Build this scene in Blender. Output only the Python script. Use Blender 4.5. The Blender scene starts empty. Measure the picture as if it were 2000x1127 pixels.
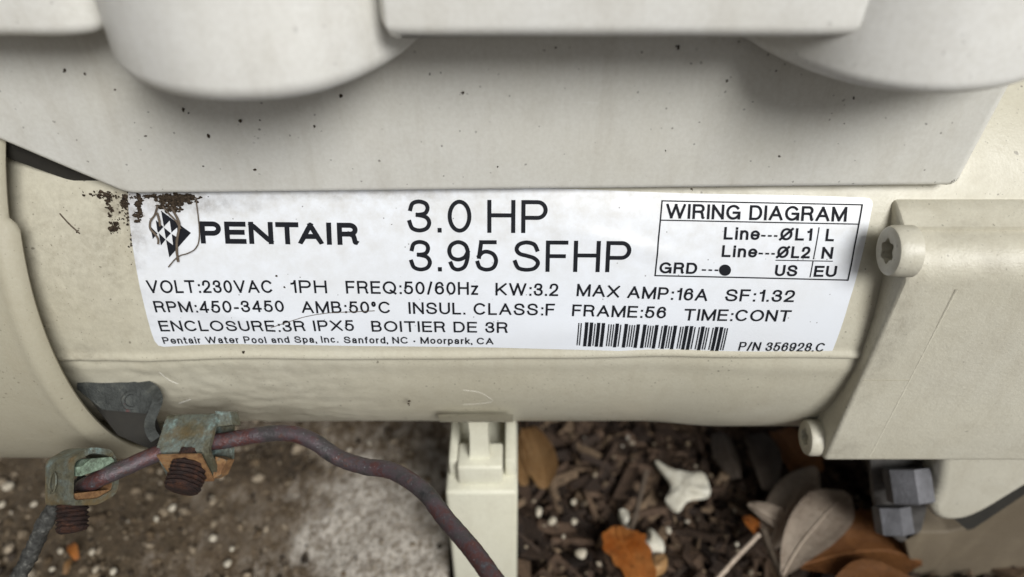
import bpy, bmesh, math, random
from mathutils import Vector, Matrix, noise
from mathutils.geometry import tessellate_polygon
R = math.radians
random.seed(7)
S = bpy.context.scene
COL = S.collection

# ------------------------------------------------------------------ camera, sky, sun
HZ = 0.145                                  # height of the motor axis over the slab
PITCH = R(40)
CAM = Vector((0.0, -0.2285, 0.2946))
FPX = 1400.0
cd = bpy.data.cameras.new('camera'); cam = bpy.data.objects.new('camera', cd); COL.objects.link(cam)
cam.location = CAM; cam.rotation_euler = (math.pi/2 - PITCH, 0, 0)
cd.sensor_width = 36; cd.lens = FPX/2000*36; cd.clip_start = .005; cd.clip_end = 200
cd.dof.use_dof = True; cd.dof.focus_distance = .192; cd.dof.aperture_fstop = 8.0
S.camera = cam
w = bpy.data.worlds.new('World'); S.world = w; w.use_nodes = True
nt = w.node_tree; bg = nt.nodes['Background']
SUN_EL, SUN_ROT = R(40), R(152)
sky = nt.nodes.new('ShaderNodeTexSky'); sky.sky_type = 'NISHITA'; sky.sun_disc = False
sky.sun_elevation = SUN_EL; sky.sun_rotation = SUN_ROT; sky.dust_density = 4; sky.air_density = 1.0
hs = nt.nodes.new('ShaderNodeHueSaturation'); hs.inputs['Saturation'].default_value = .12   # an overcast, greyed sky
nt.links.new(sky.outputs[0], hs.inputs['Color']); nt.links.new(hs.outputs[0], bg.inputs[0])
bg.inputs[1].default_value = .05
sd = bpy.data.lights.new('sun', 'SUN'); sun = bpy.data.objects.new('sun', sd); COL.objects.link(sun)
sd.energy = 3.4; sd.angle = R(25); sd.color = (1, .995, .975)
# sky azimuth: rotation 0 = +Y, turning towards +X
sdir = Vector((math.sin(SUN_ROT)*math.cos(SUN_EL), math.cos(SUN_ROT)*math.cos(SUN_EL), math.sin(SUN_EL)))
sun.rotation_euler = sdir.to_track_quat('Z', 'Y').to_euler()
sun.location = sdir*3
S.view_settings.view_transform = 'Standard'; S.view_settings.look = 'None'
S.view_settings.gamma = 1; S.view_settings.exposure = 0.0

# ------------------------------------------------------------------ measuring helpers
FW = Vector((0, math.cos(PITCH), -math.sin(PITCH))); DN = Vector((0, -math.sin(PITCH), -math.cos(PITCH)))
def ray(px, py): return FW + Vector((1, 0, 0))*((px-1000)/FPX) + DN*((py-563.5)/FPX)
def pt(px, py, d): return CAM + ray(px, py)*d
def onz(px, py, z=0.0):
    r = ray(px, py); return CAM + r*((z-CAM.z)/r.z)
def ony(px, py, y):
    r = ray(px, py); return CAM + r*((y-CAM.y)/r.y)
RM = .083
def lab(px, py, r=RM):                       # point on the motor skin: (x along the axis, arc length)
    d = ray(px, py); oy, oz = CAM.y, CAM.z-HZ
    a = d.y*d.y+d.z*d.z; b = 2*(oy*d.y+oz*d.z); c = oy*oy+oz*oz-r*r
    k = b*b-4*a*c
    s = (-b-math.sqrt(max(k, 0)))/(2*a)
    p = CAM + d*s
    return p.x, math.atan2(p.z-HZ, -p.y)*RM
def cyl(x, phi, r): return Vector((x, -r*math.cos(phi), HZ + r*math.sin(phi)))
def ripple(x, t):                            # small air pockets under the sticker
    v = .00010*math.sin(x*70+1)*math.sin(t*160+x*40)
    for (cx, ct, sx, st, a, k) in RIP:
        dx, dt = x-cx, t-ct
        u = dx*math.cos(k)+dt*math.sin(k); q = -dx*math.sin(k)+dt*math.cos(k)
        v += a*math.exp(-(u/sx)**2-(q/st)**2)
    return v
RIP = [(*lab(400, 600), .016, .0022, .00045, -.35), (*lab(1230, 480), .014, .0020, .00040, -.25),
       (*lab(1180, 640), .02, .004, .0003, .1), (*lab(560, 640), .012, .0016, .00035, .5)]
def surf(x, t, off): return cyl(x, t/RM, RM + off + .00012 + ripple(x, t))

# ------------------------------------------------------------------ object helpers
def tag(o, label=None, cat=None, group=None, kind=None):
    if label: o['label'] = label
    if cat: o['category'] = cat
    if group: o['group'] = group
    if kind: o['kind'] = kind
    return o
def empty(name, loc, label, cat, group=None):
    o = bpy.data.objects.new(name, None); COL.objects.link(o); o.location = loc; o.empty_display_size = .02
    return tag(o, label, cat, group)
def link(name, me, mat, parent=None, smooth=40):
    o = bpy.data.objects.new(name, me); COL.objects.link(o)
    if mat: me.materials.append(mat)
    if smooth:
        me.shade_smooth(); me.set_sharp_from_angle(angle=R(smooth))
    if parent:
        o.parent = parent
        if parent.parent: base = parent.parent.location + parent.location
        else: base = parent.location
        o.location = -base
    return o
def mesh(name, vs, fs, mat, parent=None, smooth=40):
    me = bpy.data.meshes.new(name); me.from_pydata([tuple(v) for v in vs], [], fs); me.update()
    bm = bmesh.new(); bm.from_mesh(me); bmesh.ops.recalc_face_normals(bm, faces=bm.faces); bm.to_mesh(me); bm.free()
    return link(name, me, mat, parent, smooth)
def bmobj(name, bm, mat, parent=None, smooth=40):
    bmesh.ops.recalc_face_normals(bm, faces=bm.faces)
    me = bpy.data.meshes.new(name); bm.to_mesh(me); bm.free()
    return link(name, me, mat, parent, smooth)
def thing(o, loc=None):                      # a one-mesh thing: put its origin on its own base
    vs = [v.co.copy() for v in o.data.vertices]
    c = Vector(((min(v.x for v in vs)+max(v.x for v in vs))/2, (min(v.y for v in vs)+max(v.y for v in vs))/2, min(v.z for v in vs)))
    o.data.transform(Matrix.Translation(-c)); o.location = c
    return o
def loft(rings, closed=True, cap0=True, cap1=True):
    n = len(rings[0]); vs = [p for r in rings for p in r]; fs = []
    for i in range(len(rings)-1):
        for j in range(n if closed else n-1):
            k = (j+1) % n; fs.append((i*n+j, i*n+k, (i+1)*n+k, (i+1)*n+j))
    if cap0: fs.append(tuple(range(n))[::-1])
    if cap1: fs.append(tuple((len(rings)-1)*n+j for j in range(n)))
    return vs, fs
def join(*parts):
    V, F = [], []
    for v, f in parts:
        b = len(V); V += list(v); F += [tuple(b+i for i in q) for q in f]
    return V, F
def box(x0, x1, y0, y1, z0, z1, bev=0, seg=2, bm=None):
    bm = bm or bmesh.new()
    r = bmesh.ops.create_cube(bm, size=1)
    for v in r['verts']:
        v.co = Vector(((x0+x1)/2+v.co.x*(x1-x0), (y0+y1)/2+v.co.y*(y1-y0), (z0+z1)/2+v.co.z*(z1-z0)))
    if bev:
        es = list({e for v in r['verts'] for e in v.link_edges})
        bmesh.ops.bevel(bm, geom=es, offset=bev, segments=seg, profile=.5, affect='EDGES')
    return bm
def extrude_poly(poly, ax, a0, a1, bev=0, seg=3):    # poly of (u,v) swept along an axis
    bm = bmesh.new()
    def P(u, v, a): return {'x': (a, u, v), 'y': (u, a, v), 'z': (u, v, a)}[ax]
    A = [bm.verts.new(P(u, v, a0)) for u, v in poly]; B = [bm.verts.new(P(u, v, a1)) for u, v in poly]
    n = len(poly); bm.faces.new(A); bm.faces.new(B[::-1])
    for i in range(n): bm.faces.new((A[i], A[(i+1) % n], B[(i+1) % n], B[i]))
    bmesh.ops.recalc_face_normals(bm, faces=bm.faces)
    if bev: bmesh.ops.bevel(bm, geom=list(bm.edges), offset=bev, segments=seg, profile=.5, affect='EDGES')
    return bm
def catmull(pts, n=8, closed=False):
    P = [Vector(p) for p in pts]; out = []
    m = len(P)
    for i in range(m if closed else m-1):
        if closed: a, b, c, d = P[i-1], P[i], P[(i+1) % m], P[(i+2) % m]
        else: a, b, c, d = P[max(i-1, 0)], P[i], P[i+1], P[min(i+2, m-1)]
        for k in range(n):
            t = k/n
            out.append(.5*((2*b)+(c-a)*t+(2*a-5*b+4*c-d)*t*t+(3*b-a-3*c+d)*t**3))
    if not closed: out.append(P[-1])
    return out
def tube(path, rad, n=14, jit=0, cap=True):
    rings = []; up = Vector((0, 0, 1)); N = len(path); u = None
    for i, p in enumerate(path):
        t = (path[min(i+1, N-1)]-path[max(i-1, 0)]).normalized()
        if u is None:
            u = t.cross(up); u = (u if u.length > .1 else t.cross(Vector((1, 0, 0)))).normalized()
        else: u = (u - t*u.dot(t)).normalized()
        v = t.cross(u); r = rad(i/(N-1)) if callable(rad) else rad
        rings.append([p+(u*math.cos(a)+v*math.sin(a))*(r*(1+jit*noise.noise((p*900)+Vector((math.cos(a), math.sin(a), 0))*.8))) for a in [2*math.pi*k/n for k in range(n)]])
    return loft(rings, True, cap, cap)
def lathe(c, axis, prof, n=32):              # prof: (distance along axis, radius)
    axis = axis.normalized(); u = axis.orthogonal().normalized(); v = axis.cross(u)
    return loft([[c+axis*h+(u*math.cos(a)+v*math.sin(a))*r for a in [2*math.pi*k/n for k in range(n)]] for h, r in prof])

# ------------------------------------------------------------------ materials
class N:
    def __init__(s, name):
        s.m = bpy.data.materials.new(name); s.m.use_nodes = True; s.t = s.m.node_tree
        s.b = s.t.nodes['Principled BSDF']; s.tc = s.t.nodes.new('ShaderNodeNewGeometry')
        s.pos = s.tc.outputs['Position']
    def node(s, ty, **kw):
        n = s.t.nodes.new(ty)
        for k, v in kw.items(): setattr(n, k, v)
        return n
    def L(s, a, b): s.t.links.new(a, b)
    def mapping(s, scale, loc=(0, 0, 0)):
        n = s.node('ShaderNodeMapping'); n.inputs['Scale'].default_value = scale if hasattr(scale, '__len__') else (scale,)*3
        n.inputs['Location'].default_value = loc; s.L(s.pos, n.inputs[0]); return n.outputs[0]
    def noise(s, scale, detail=4, rough=.55, map_=None, dist=0):
        n = s.node('ShaderNodeTexNoise'); n.inputs['Scale'].default_value = scale; n.inputs['Detail'].default_value = detail
        n.inputs['Roughness'].default_value = rough; n.inputs['Distortion'].default_value = dist
        s.L(map_ or s.pos, n.inputs['Vector']); return n.outputs['Fac']
    def voro(s, scale, feat='F1', out='Distance', map_=None, rnd=1):
        n = s.node('ShaderNodeTexVoronoi', feature=feat); n.inputs['Scale'].default_value = scale
        n.inputs['Randomness'].default_value = rnd; s.L(map_ or s.pos, n.inputs['Vector']); return n.outputs[out]
    def ramp(s, fac, stops, interp='LINEAR'):
        n = s.node('ShaderNodeValToRGB'); r = n.color_ramp; r.interpolation = interp
        while len(r.elements) < len(stops): r.elements.new(.5)
        for e, (p, c) in zip(r.elements, stops):
            e.position = p; e.color = (*c, 1) if hasattr(c, '__len__') else (c, c, c, 1)
        s.L(fac, n.inputs[0]); return n.outputs[0]
    def mix(s, fac, a, b, mode='MIX'):
        n = s.node('ShaderNodeMix', data_type='RGBA', blend_type=mode)
        for inp, v in ((n.inputs[0], fac), (n.inputs[6], a), (n.inputs[7], b)):
            if hasattr(v, 'is_output'): s.L(v, inp)
            elif hasattr(v, '__len__'): inp.default_value = (*v, 1)
            else: inp.default_value = v
        return n.outputs[2]
    def math(s, op, a, b=0.0, clamp=False):
        n = s.node('ShaderNodeMath', operation=op); n.use_clamp = clamp
        for inp, v in ((n.inputs[0], a), (n.inputs[1], b)):
            if hasattr(v, 'is_output'): s.L(v, inp)
            else: inp.default_value = v
        return n.outputs[0]
    def blob(n, c, rad, sc=45, amt=1.0, edge=(.7, 1.0)):      # a patch of its own shape, for stains and painted shade
        mp = n.node('ShaderNodeMapping'); mp.inputs['Location'].default_value = tuple(-a/b for a, b in zip(c, rad)); mp.inputs['Scale'].default_value = tuple(1/b for b in rad)
        ad = n.node('ShaderNodeVectorMath', operation='ADD'); nz = n.node('ShaderNodeTexNoise'); nz.inputs['Scale'].default_value = sc; nz.inputs['Detail'].default_value = 6
        sm = n.node('ShaderNodeVectorMath', operation='SCALE'); sm.inputs['Scale'].default_value = amt*2
        sb = n.node('ShaderNodeVectorMath', operation='SUBTRACT'); sb.inputs[1].default_value = (.5, .5, .5)
        n.L(n.pos, nz.inputs['Vector']); n.L(nz.outputs['Color'], sb.inputs[0]); n.L(sb.outputs[0], sm.inputs[0])
        n.L(n.pos, mp.inputs[0]); n.L(mp.outputs[0], ad.inputs[0]); n.L(sm.outputs[0], ad.inputs[1])
        ln = n.node('ShaderNodeVectorMath', operation='LENGTH'); n.L(ad.outputs[0], ln.inputs[0])
        return n.ramp(ln.outputs['Value'], [(edge[0], 1), (edge[1], 0)])
    def bump(s, h, dist=.0003, strength=1, prev=None):
        n = s.node('ShaderNodeBump'); n.inputs['Distance'].default_value = dist; n.inputs['Strength'].default_value = strength
        s.L(h, n.inputs['Height'])
        if prev: s.L(prev, n.inputs['Normal'])
        return n.outputs[0]
    def out(s, col=None, rough=.5, normal=None, metal=0, spec=None, coat=0):
        for k, v in (('Base Color', col), ('Roughness', rough), ('Metallic', metal)):
            if v is None: continue
            if hasattr(v, 'is_output'): s.L(v, s.b.inputs[k])
            else: s.b.inputs[k].default_value = (*v, 1) if hasattr(v, '__len__') else v
        if normal: s.L(normal, s.b.inputs['Normal'])
        if spec is not None: s.b.inputs['Specular IOR Level'].default_value = spec
        if coat: s.b.inputs['Coat Weight'].default_value = coat; s.b.inputs['Coat Roughness'].default_value = .25
        return s.m

STAINS_AND_SHADE = [(120, 500, .030, .040, .30), (560, 770, .03, .010, .18), (700, 380, .05, .0015, .35), (1420, 382, .05, .0012, .3), (1720, 650, .006, .03, .3), (1620, 820, .010, .010, .3), (225, 405, .006, .006, .55), (262, 440, .004, .012, .45), (330, 390, .016, .0035, .6), (205, 480, .010, .012, .22), (430, 398, .014, .003, .35), (1900, 470, .010, .006, .28), (1840, 420, .012, .003, .25), (170, 690, .012, .006, .3), (520, 735, .02, .006, .15)]  # first patch paints the left side's dimmer light; the others are soil stains
def soil(n, c, col=(.10, .075, .045)):  # lays on soil stains plus one patch of painted shade
    for px, py, rx, rz, k in STAINS_AND_SHADE:
        x, t = lab(px, py); p = cyl(x, t/RM, RM)
        c = n.mix(n.math('MULTIPLY', n.blob(p, (rx, .03, rz), 260, .8, (.15, 1.15)), n.math('MULTIPLY', n.ramp(n.noise(500, 5, .7), [(.35, .25), (.65, 1)]), k)), c, col)
    return c
def paint(name, base, dirt=(.23, .19, .12), peel=1.0, rough=.42, grime=.5, specks=.55, patch=.5):
    n = N(name)
    big = n.noise(16, 5, .6); mid = n.noise(70, 6, .65); fine = n.noise(900, 3, .6); tiny = n.noise(3200, 2, .5)
    c = n.mix(n.ramp(big, [(.35, 0), (.72, 1)]), base, tuple(a*k for a, k in zip(base, (.93, .915, .87))))
    c = n.mix(n.math('MULTIPLY', n.ramp(mid, [(.52, 0), (.75, 1)]), .35*grime*2), c, tuple(.5*a+.5*b for a, b in zip(base, dirt)))
    g = n.ramp(fine, [(.35, 0), (.65, 1)])
    c = n.mix(n.math('MULTIPLY', g, .10), c, dirt)
    # specks of soil, each cell of the pattern keeps or loses its speck
    for sc, th, amt in ((430, .09, specks), (150, .05, specks), (900, .11, specks*.7)):
        v = n.node('ShaderNodeTexVoronoi'); v.inputs['Scale'].default_value = sc
        wob = n.node('ShaderNodeMapping'); n.L(n.pos, wob.inputs[0])
        ad = n.node('ShaderNodeVectorMath', operation='ADD'); nz = n.node('ShaderNodeTexNoise'); nz.inputs['Scale'].default_value = sc*2.2
        sm = n.node('ShaderNodeVectorMath', operation='SCALE'); sm.inputs['Scale'].default_value = .35/sc
        n.L(n.pos, nz.inputs['Vector']); n.L(nz.outputs['Color'], sm.inputs[0]); n.L(n.pos, ad.inputs[0]); n.L(sm.outputs[0], ad.inputs[1]); n.L(ad.outputs[0], v.inputs['Vector'])
        spot = n.ramp(v.outputs['Distance'], [(th, 1), (th*1.7, 0)])
        cell = n.ramp(v.outputs['Color'], [(.66, 0), (.68, 1)])
        c = n.mix(n.math('MULTIPLY', n.math('MULTIPLY', spot, cell), amt), c, (.045, .035, .025))
    if name in ('cream_paint', 'cream_casting'): c = soil(n, c)  # soil stains plus the patch of painted shade at the left
    st = n.noise(1, 5, .65, n.mapping((150, 150, 22)))
    c = n.mix(n.math('MULTIPLY', n.ramp(st, [(.5, 0), (.72, 1)]), .22*grime+.05), c, (.30, .25, .17))
    sc_ = n.noise(1, 4, .7, n.mapping((90, 30, 700)))
    c = n.mix(n.math('MULTIPLY', n.ramp(sc_, [(.66, 0), (.74, 1)]), .25), c, tuple(min(.8, a*1.25) for a in base))
    nb = n.bump(n.noise(1500, 3, .6), .00006*peel, 1)
    nb = n.bump(n.noise(110, 4, .6), .00035*peel*patch, 1, nb)
    return n.out(c, n.ramp(mid, [(.3, rough-.06), (.7, rough+.12)]), nb, spec=.45)

M = {}
M['cream'] = paint('cream_paint', (.53, .506, .415), rough=.38)
M['bell'] = paint('cream_casting', (.575, .552, .465), rough=.38, peel=1.6, specks=.4)
M['cover'] = paint('pale_cover', (.675, .67, .63), rough=.44, peel=.6, specks=.6, grime=.5, patch=.2)
M['lid'] = paint('pale_lid', (.735, .73, .70), rough=.42, peel=.5, specks=.25, grime=.4, patch=.2)
M['flange'] = paint('tan_flange', (.385, .36, .28), rough=.5, peel=1.2, specks=.4, patch=.4)  # tan paint, taken darker for the dim light at the left end
M['foot'] = paint('cream_foot', (.65, .64, .53), rough=.45, peel=.6, specks=.2)
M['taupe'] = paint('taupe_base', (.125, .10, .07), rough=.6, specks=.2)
n = N('white_sticker')
c = n.mix(n.ramp(n.noise(30, 5, .6), [(.42, 0), (.8, 1)]), (.72, .75, .80), (.70, .72, .75))
sx = n.node('ShaderNodeSeparateXYZ'); n.L(n.pos, sx.inputs[0])
left = n.math('MULTIPLY', n.ramp(n.math('MULTIPLY_ADD', sx.outputs[0], -1.0, True), [(.03, 0), (.10, 1)]), n.ramp(n.math('SUBTRACT', sx.outputs[2], .13), [(.03, 0), (.062, 1)]))
c = n.mix(n.math('MULTIPLY', left, n.ramp(n.noise(220, 6, .7), [(.35, .1), (.7, .55)])), c, (.42, .39, .33))
c = soil(n, c)  # soil stains plus the patch of painted shade at the left
v = n.voro(600); cc = n.voro(600, out='Color')
c = n.mix(n.math('MULTIPLY', n.math('MULTIPLY', n.ramp(v, [(.08, 1), (.15, 0)]), n.ramp(cc, [(.78, 0), (.8, 1)])), .7), c, (.08, .07, .06))
M['sticker'] = n.out(c, .32, n.bump(n.noise(60, 3, .5), .0002, 1), spec=.5)
n = N('black_ink'); M['ink'] = n.out(n.mix(n.noise(900, 3, .6), (.010, .011, .014), (.016, .017, .021)), .6, spec=.06)
n = N('oxidised_copper')
a = n.noise(90, 6, .7, n.mapping((1, 1, 1))); b_ = n.noise(260, 5, .7); f = n.noise(1400, 4, .7)
c = n.ramp(a, [(.32, (.030, .032, .032)), (.42, (.07, .062, .064)), (.5, (.085, .062, .07)), (.57, (.10, .038, .034)), (.64, (.075, .070, .078)), (.72, (.19, .20, .23))])
c = n.mix(n.ramp(b_, [(.58, 0), (.7, .6)]), c, (.13, .045, .028))
c = n.mix(n.ramp(f, [(.62, 0), (.72, .8)]), c, (.30, .33, .34))
M['copper'] = n.out(c, .42, n.bump(n.noise(1300, 5, .7), .00025, 1, n.bump(n.noise(260, 4), .0003)), .35)
n = N('dark_cable_metal')
c = n.ramp(n.noise(500, 6, .7), [(.35, (.022, .022, .02)), (.55, (.06, .06, .055)), (.7, (.2, .2, .18))])
M['darkwire'] = n.out(c, .6, n.bump(n.noise(700, 5, .7), .0009), .2)
n = N('tarnished_zinc')
a = n.noise(130, 6, .7); f = n.noise(900, 5, .7)
c = n.ramp(a, [(.3, (.075, .07, .04)), (.46, (.15, .145, .10)), (.58, (.18, .205, .18)), (.68, (.30, .42, .40))])
c = n.mix(n.ramp(f, [(.45, 0), (.7, .6)]), c, (.05, .045, .035))
c = n.mix(n.ramp(n.noise(75, 4, .6, n.mapping(1, (3, 1, 5))), [(.5, 0), (.62, .8)]), c, (.19, .13, .055))
M['zinc'] = n.out(c, .48, n.bump(n.noise(1100, 5, .7), .0003), .45)
n = N('rusty_zinc')
c = n.ramp(n.noise(240, 6, .7), [(.3, (.10, .045, .015)), (.45, (.17, .085, .035)), (.56, (.26, .145, .06)), (.68, (.13, .115, .09))])
M['rustzinc'] = n.out(c, .75, n.bump(n.noise(1200, 5, .7), .0004), .1)
n = N('rust')
c = n.ramp(n.noise(380, 7, .72), [(.3, (.008, .005, .005)), (.5, (.028, .013, .010)), (.64, (.07, .027, .014)), (.78, (.18, .07, .025))])
M['rust'] = n.out(c, .62, n.bump(n.noise(1500, 6, .75), .0007), .2)
n = N('verdigris'); M['verdigris'] = n.out(n.ramp(n.noise(330, 6, .7), [(.35, (.06, .07, .05)), (.55, (.22, .30, .22)), (.7, (.40, .48, .40))]), .6, n.bump(n.noise(1200, 5, .7), .0004))
n = N('dark_steel')
c = n.ramp(n.noise(200, 6, .7), [(.3, (.02, .022, .02)), (.55, (.05, .055, .052)), (.72, (.11, .115, .10))])
c = n.mix(n.ramp(n.noise(170, 3, .5, n.mapping(1, (.3, 2, 1))), [(.63, 0), (.7, .7)]), c, (.18, .05, .05))
M['dark'] = n.out(c, .6, n.bump(n.noise(1300, 5, .7), .0005), .2)
n = N('grey_hex_metal')
M['hex'] = n.out(n.ramp(n.noise(150, 5, .6), [(.3, (.09, .09, .095)), (.7, (.19, .19, .205))]), .5, n.bump(n.noise(900, 4), .0002), .4)
n = N('dull_bracket'); M['hexdark'] = n.out(n.ramp(n.noise(200, 5, .6), [(.3, (.045, .043, .04)), (.7, (.10, .095, .09))]), .6, n.bump(n.noise(900, 4), .0002))
n = N('gap_shade_black'); M['black'] = n.out(n.mix(n.noise(300), (.012, .011, .01), (.03, .027, .02)), .8)  # black for the sheets that paint shade into gaps

# concrete slab, with soil and algae stains where the photograph has them
n = N('stained_concrete')
sx = n.node('ShaderNodeSeparateXYZ'); n.L(n.pos, sx.inputs[0])
a = n.noise(38, 7, .68); a2 = n.noise(1, 7, .72, n.mapping((190, 95, 150)), dist=.4); f = n.noise(700, 5, .7)
c = n.ramp(a, [(.3, (.085, .062, .042)), (.42, (.19, .15, .11)), (.52, (.36, .31, .25)), (.72, (.50, .46, .40))])
c = n.mix(n.ramp(a2, [(.44, .92), (.56, 0)]), c, (.085, .058, .034))
c = n.mix(n.ramp(f, [(.35, .6), (.6, 0)]), c, (.05, .035, .022))
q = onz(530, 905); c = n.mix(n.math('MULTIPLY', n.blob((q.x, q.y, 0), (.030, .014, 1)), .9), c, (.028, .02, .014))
q = onz(360, 1010); c = n.mix(n.math('MULTIPLY', n.blob((q.x, q.y, 0), (.06, .04, 1)), .45), c, (.11, .08, .052))
q = onz(760, 1040); c = n.mix(n.math('MULTIPLY', n.blob((q.x, q.y, 0), (.046, .050, 1)), n.ramp(n.noise(110, 7, .75, dist=.6), [(.40, .3), (.53, .95)])), c, (.60, .555, .49))
q = onz(80, 1000); c = n.mix(n.math('MULTIPLY', n.blob((q.x, q.y, 0), (.085, .10, 1)), .9), c, n.mix(n.noise(300, 5, .7), (.022, .016, .010), (.12, .09, .058)))
c = n.mix(n.ramp(n.noise(1, 6, .75, n.mapping((420, 240, 300))), [(.42, .7), (.52, 0)]), c, (.13, .095, .06))
vv = n.voro(420); vc = n.voro(420, out='Color')
c = n.mix(n.math('MULTIPLY', n.math('MULTIPLY', n.ramp(vv, [(.22, 1), (.34, 0)]), n.ramp(vc, [(.62, 0), (.66, 1)])), n.ramp(a, [(.4, .75), (.6, .15)])), c, (.42, .35, .25))
vv = n.voro(900); vc = n.voro(900, out='Color')
c = n.mix(n.math('MULTIPLY', n.math('MULTIPLY', n.ramp(vv, [(.22, 1), (.34, 0)]), n.ramp(vc, [(.6, 0), (.66, 1)])), .5), c, (.30, .22, .13))
M['concrete'] = n.out(c, .85, n.bump(n.noise(350, 7, .7), .002), spec=.2)
n = N('dark_soil')
M['soil'] = n.out(n.ramp(n.noise(230, 7, .7), [(.3, (.008, .005, .004)), (.55, (.035, .024, .018)), (.75, (.08, .055, .04))]), .9, n.bump(n.noise(300, 7, .7), .004), spec=.15)

def attr_mat(name, stops, rough=.8, bump=.0006):
    n = N(name); at = n.node('ShaderNodeAttribute'); at.attribute_name = 'tint'
    c = n.ramp(at.outputs['Fac'], stops, 'LINEAR')
    c = n.mix(n.ramp(n.noise(420, 6, .7), [(.4, .55), (.65, 0)]), c, (.014, .010, .008))
    return n.out(c, rough, n.bump(n.noise(600, 5, .7), bump), spec=.3)
M['chips'] = attr_mat('wood_chips', [(0, (.014, .009, .007)), (.3, (.062, .038, .024)), (.5, (.115, .072, .046)), (.7, (.19, .13, .08)), (.85, (.33, .235, .15)), (1, (.5, .40, .28))])
M['gravel'] = attr_mat('gravel_stone', [(0, (.03, .022, .015)), (.35, (.15, .105, .06)), (.8, (.40, .33, .24)), (1, (.66, .62, .53))], .7)
def leaf_mat(name, a, b, spot, rough=.5):
    n = N(name)
    c = n.mix(n.ramp(n.noise(90, 6, .65), [(.35, 0), (.68, 1)]), a, b)
    c = n.mix(n.ramp(n.noise(320, 5, .7), [(.6, 0), (.7, .8)]), c, spot)
    vn = n.voro(260, 'DISTANCE_TO_EDGE')
    c = n.mix(n.ramp(vn, [(.0, .35), (.06, 0)]), c, spot)
    return n.out(c, rough, n.bump(n.noise(240, 5, .6), .0006), spec=.4)
M['orange'] = leaf_mat('orange_dry_leaf', (.42, .12, .02), (.55, .24, .07), (.10, .03, .012), .33)
M['tan'] = leaf_mat('tan_dry_leaf', (.27, .145, .055), (.36, .22, .10), (.11, .05, .02))
M['beige'] = leaf_mat('beige_dry_leaf', (.40, .32, .25), (.52, .44, .355), (.16, .11, .075))
M['brown'] = leaf_mat('brown_dry_leaf', (.17, .068, .022), (.26, .115, .04), (.05, .02, .01))
M['grey'] = leaf_mat('grey_dry_leaf', (.075, .058, .045), (.125, .10, .08), (.03, .02, .015))
M['scrap'] = leaf_mat('pale_bark', (.60, .58, .50), (.48, .45, .36), (.26, .22, .14), .7)
M['stone'] = leaf_mat('white_stone', (.52, .48, .39), (.33, .28, .21), (.12, .09, .06), .6)
M['twig'] = leaf_mat('dry_root', (.12, .092, .066), (.07, .052, .038), (.03, .02, .012), .8)
n = N('soil_crumbs'); M['dirt'] = n.out(n.ramp(n.noise(1700, 4, .7), [(.3, (.010, .007, .005)), (.5, (.035, .025, .016)), (.66, (.08, .058, .038)), (.78, (.2, .16, .11))]), .9, n.bump(n.noise(3000), .0002), spec=.2)

# ------------------------------------------------------------------ ground
pe = -.028                                   # right-hand edge of the slab
def height(x, y, amp, sc, seed): return amp*noise.fractal(Vector((x*sc, y*sc, seed)), .8, 2.1, 5)
def sheet(name, x0, x1, y0, y1, z, nx, ny, amp, mat, skirt=0):
    vs = []; fs = []
    for j in range(ny+1):
        for i in range(nx+1):
            x = x0+(x1-x0)*i/nx; y = y0+(y1-y0)*j/ny
            vs.append((x, y, z+height(x, y, amp, 60, z)))
    for j in range(ny):
        for i in range(nx): fs.append((j*(nx+1)+i, j*(nx+1)+i+1, (j+1)*(nx+1)+i+1, (j+1)*(nx+1)+i))
    if skirt:
        b = len(vs)
        for j in range(ny+1):
            vs.append((x1+.001, y0+(y1-y0)*j/ny, z-skirt))
        for j in range(ny): fs.append((j*(nx+1)+nx, b+j, b+j+1, (j+1)*(nx+1)+nx))
    return mesh(name, vs, fs, mat, smooth=60)
tag(sheet('concrete_pad', -.60, pe, -.30, .40, 0, 240, 260, .0012, M['concrete'], .03), kind='structure')
tag(sheet('garden_soil', pe-.01, .70, -.30, .40, -.012, 260, 260, .006, M['soil']), kind='structure')
tag(mesh('ground', [(-40, -40, -.03), (40, -40, -.03), (40, 40, -.03), (-40, 40, -.03)], [(0, 1, 2, 3)], M['soil'], smooth=0), kind='structure')
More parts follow.
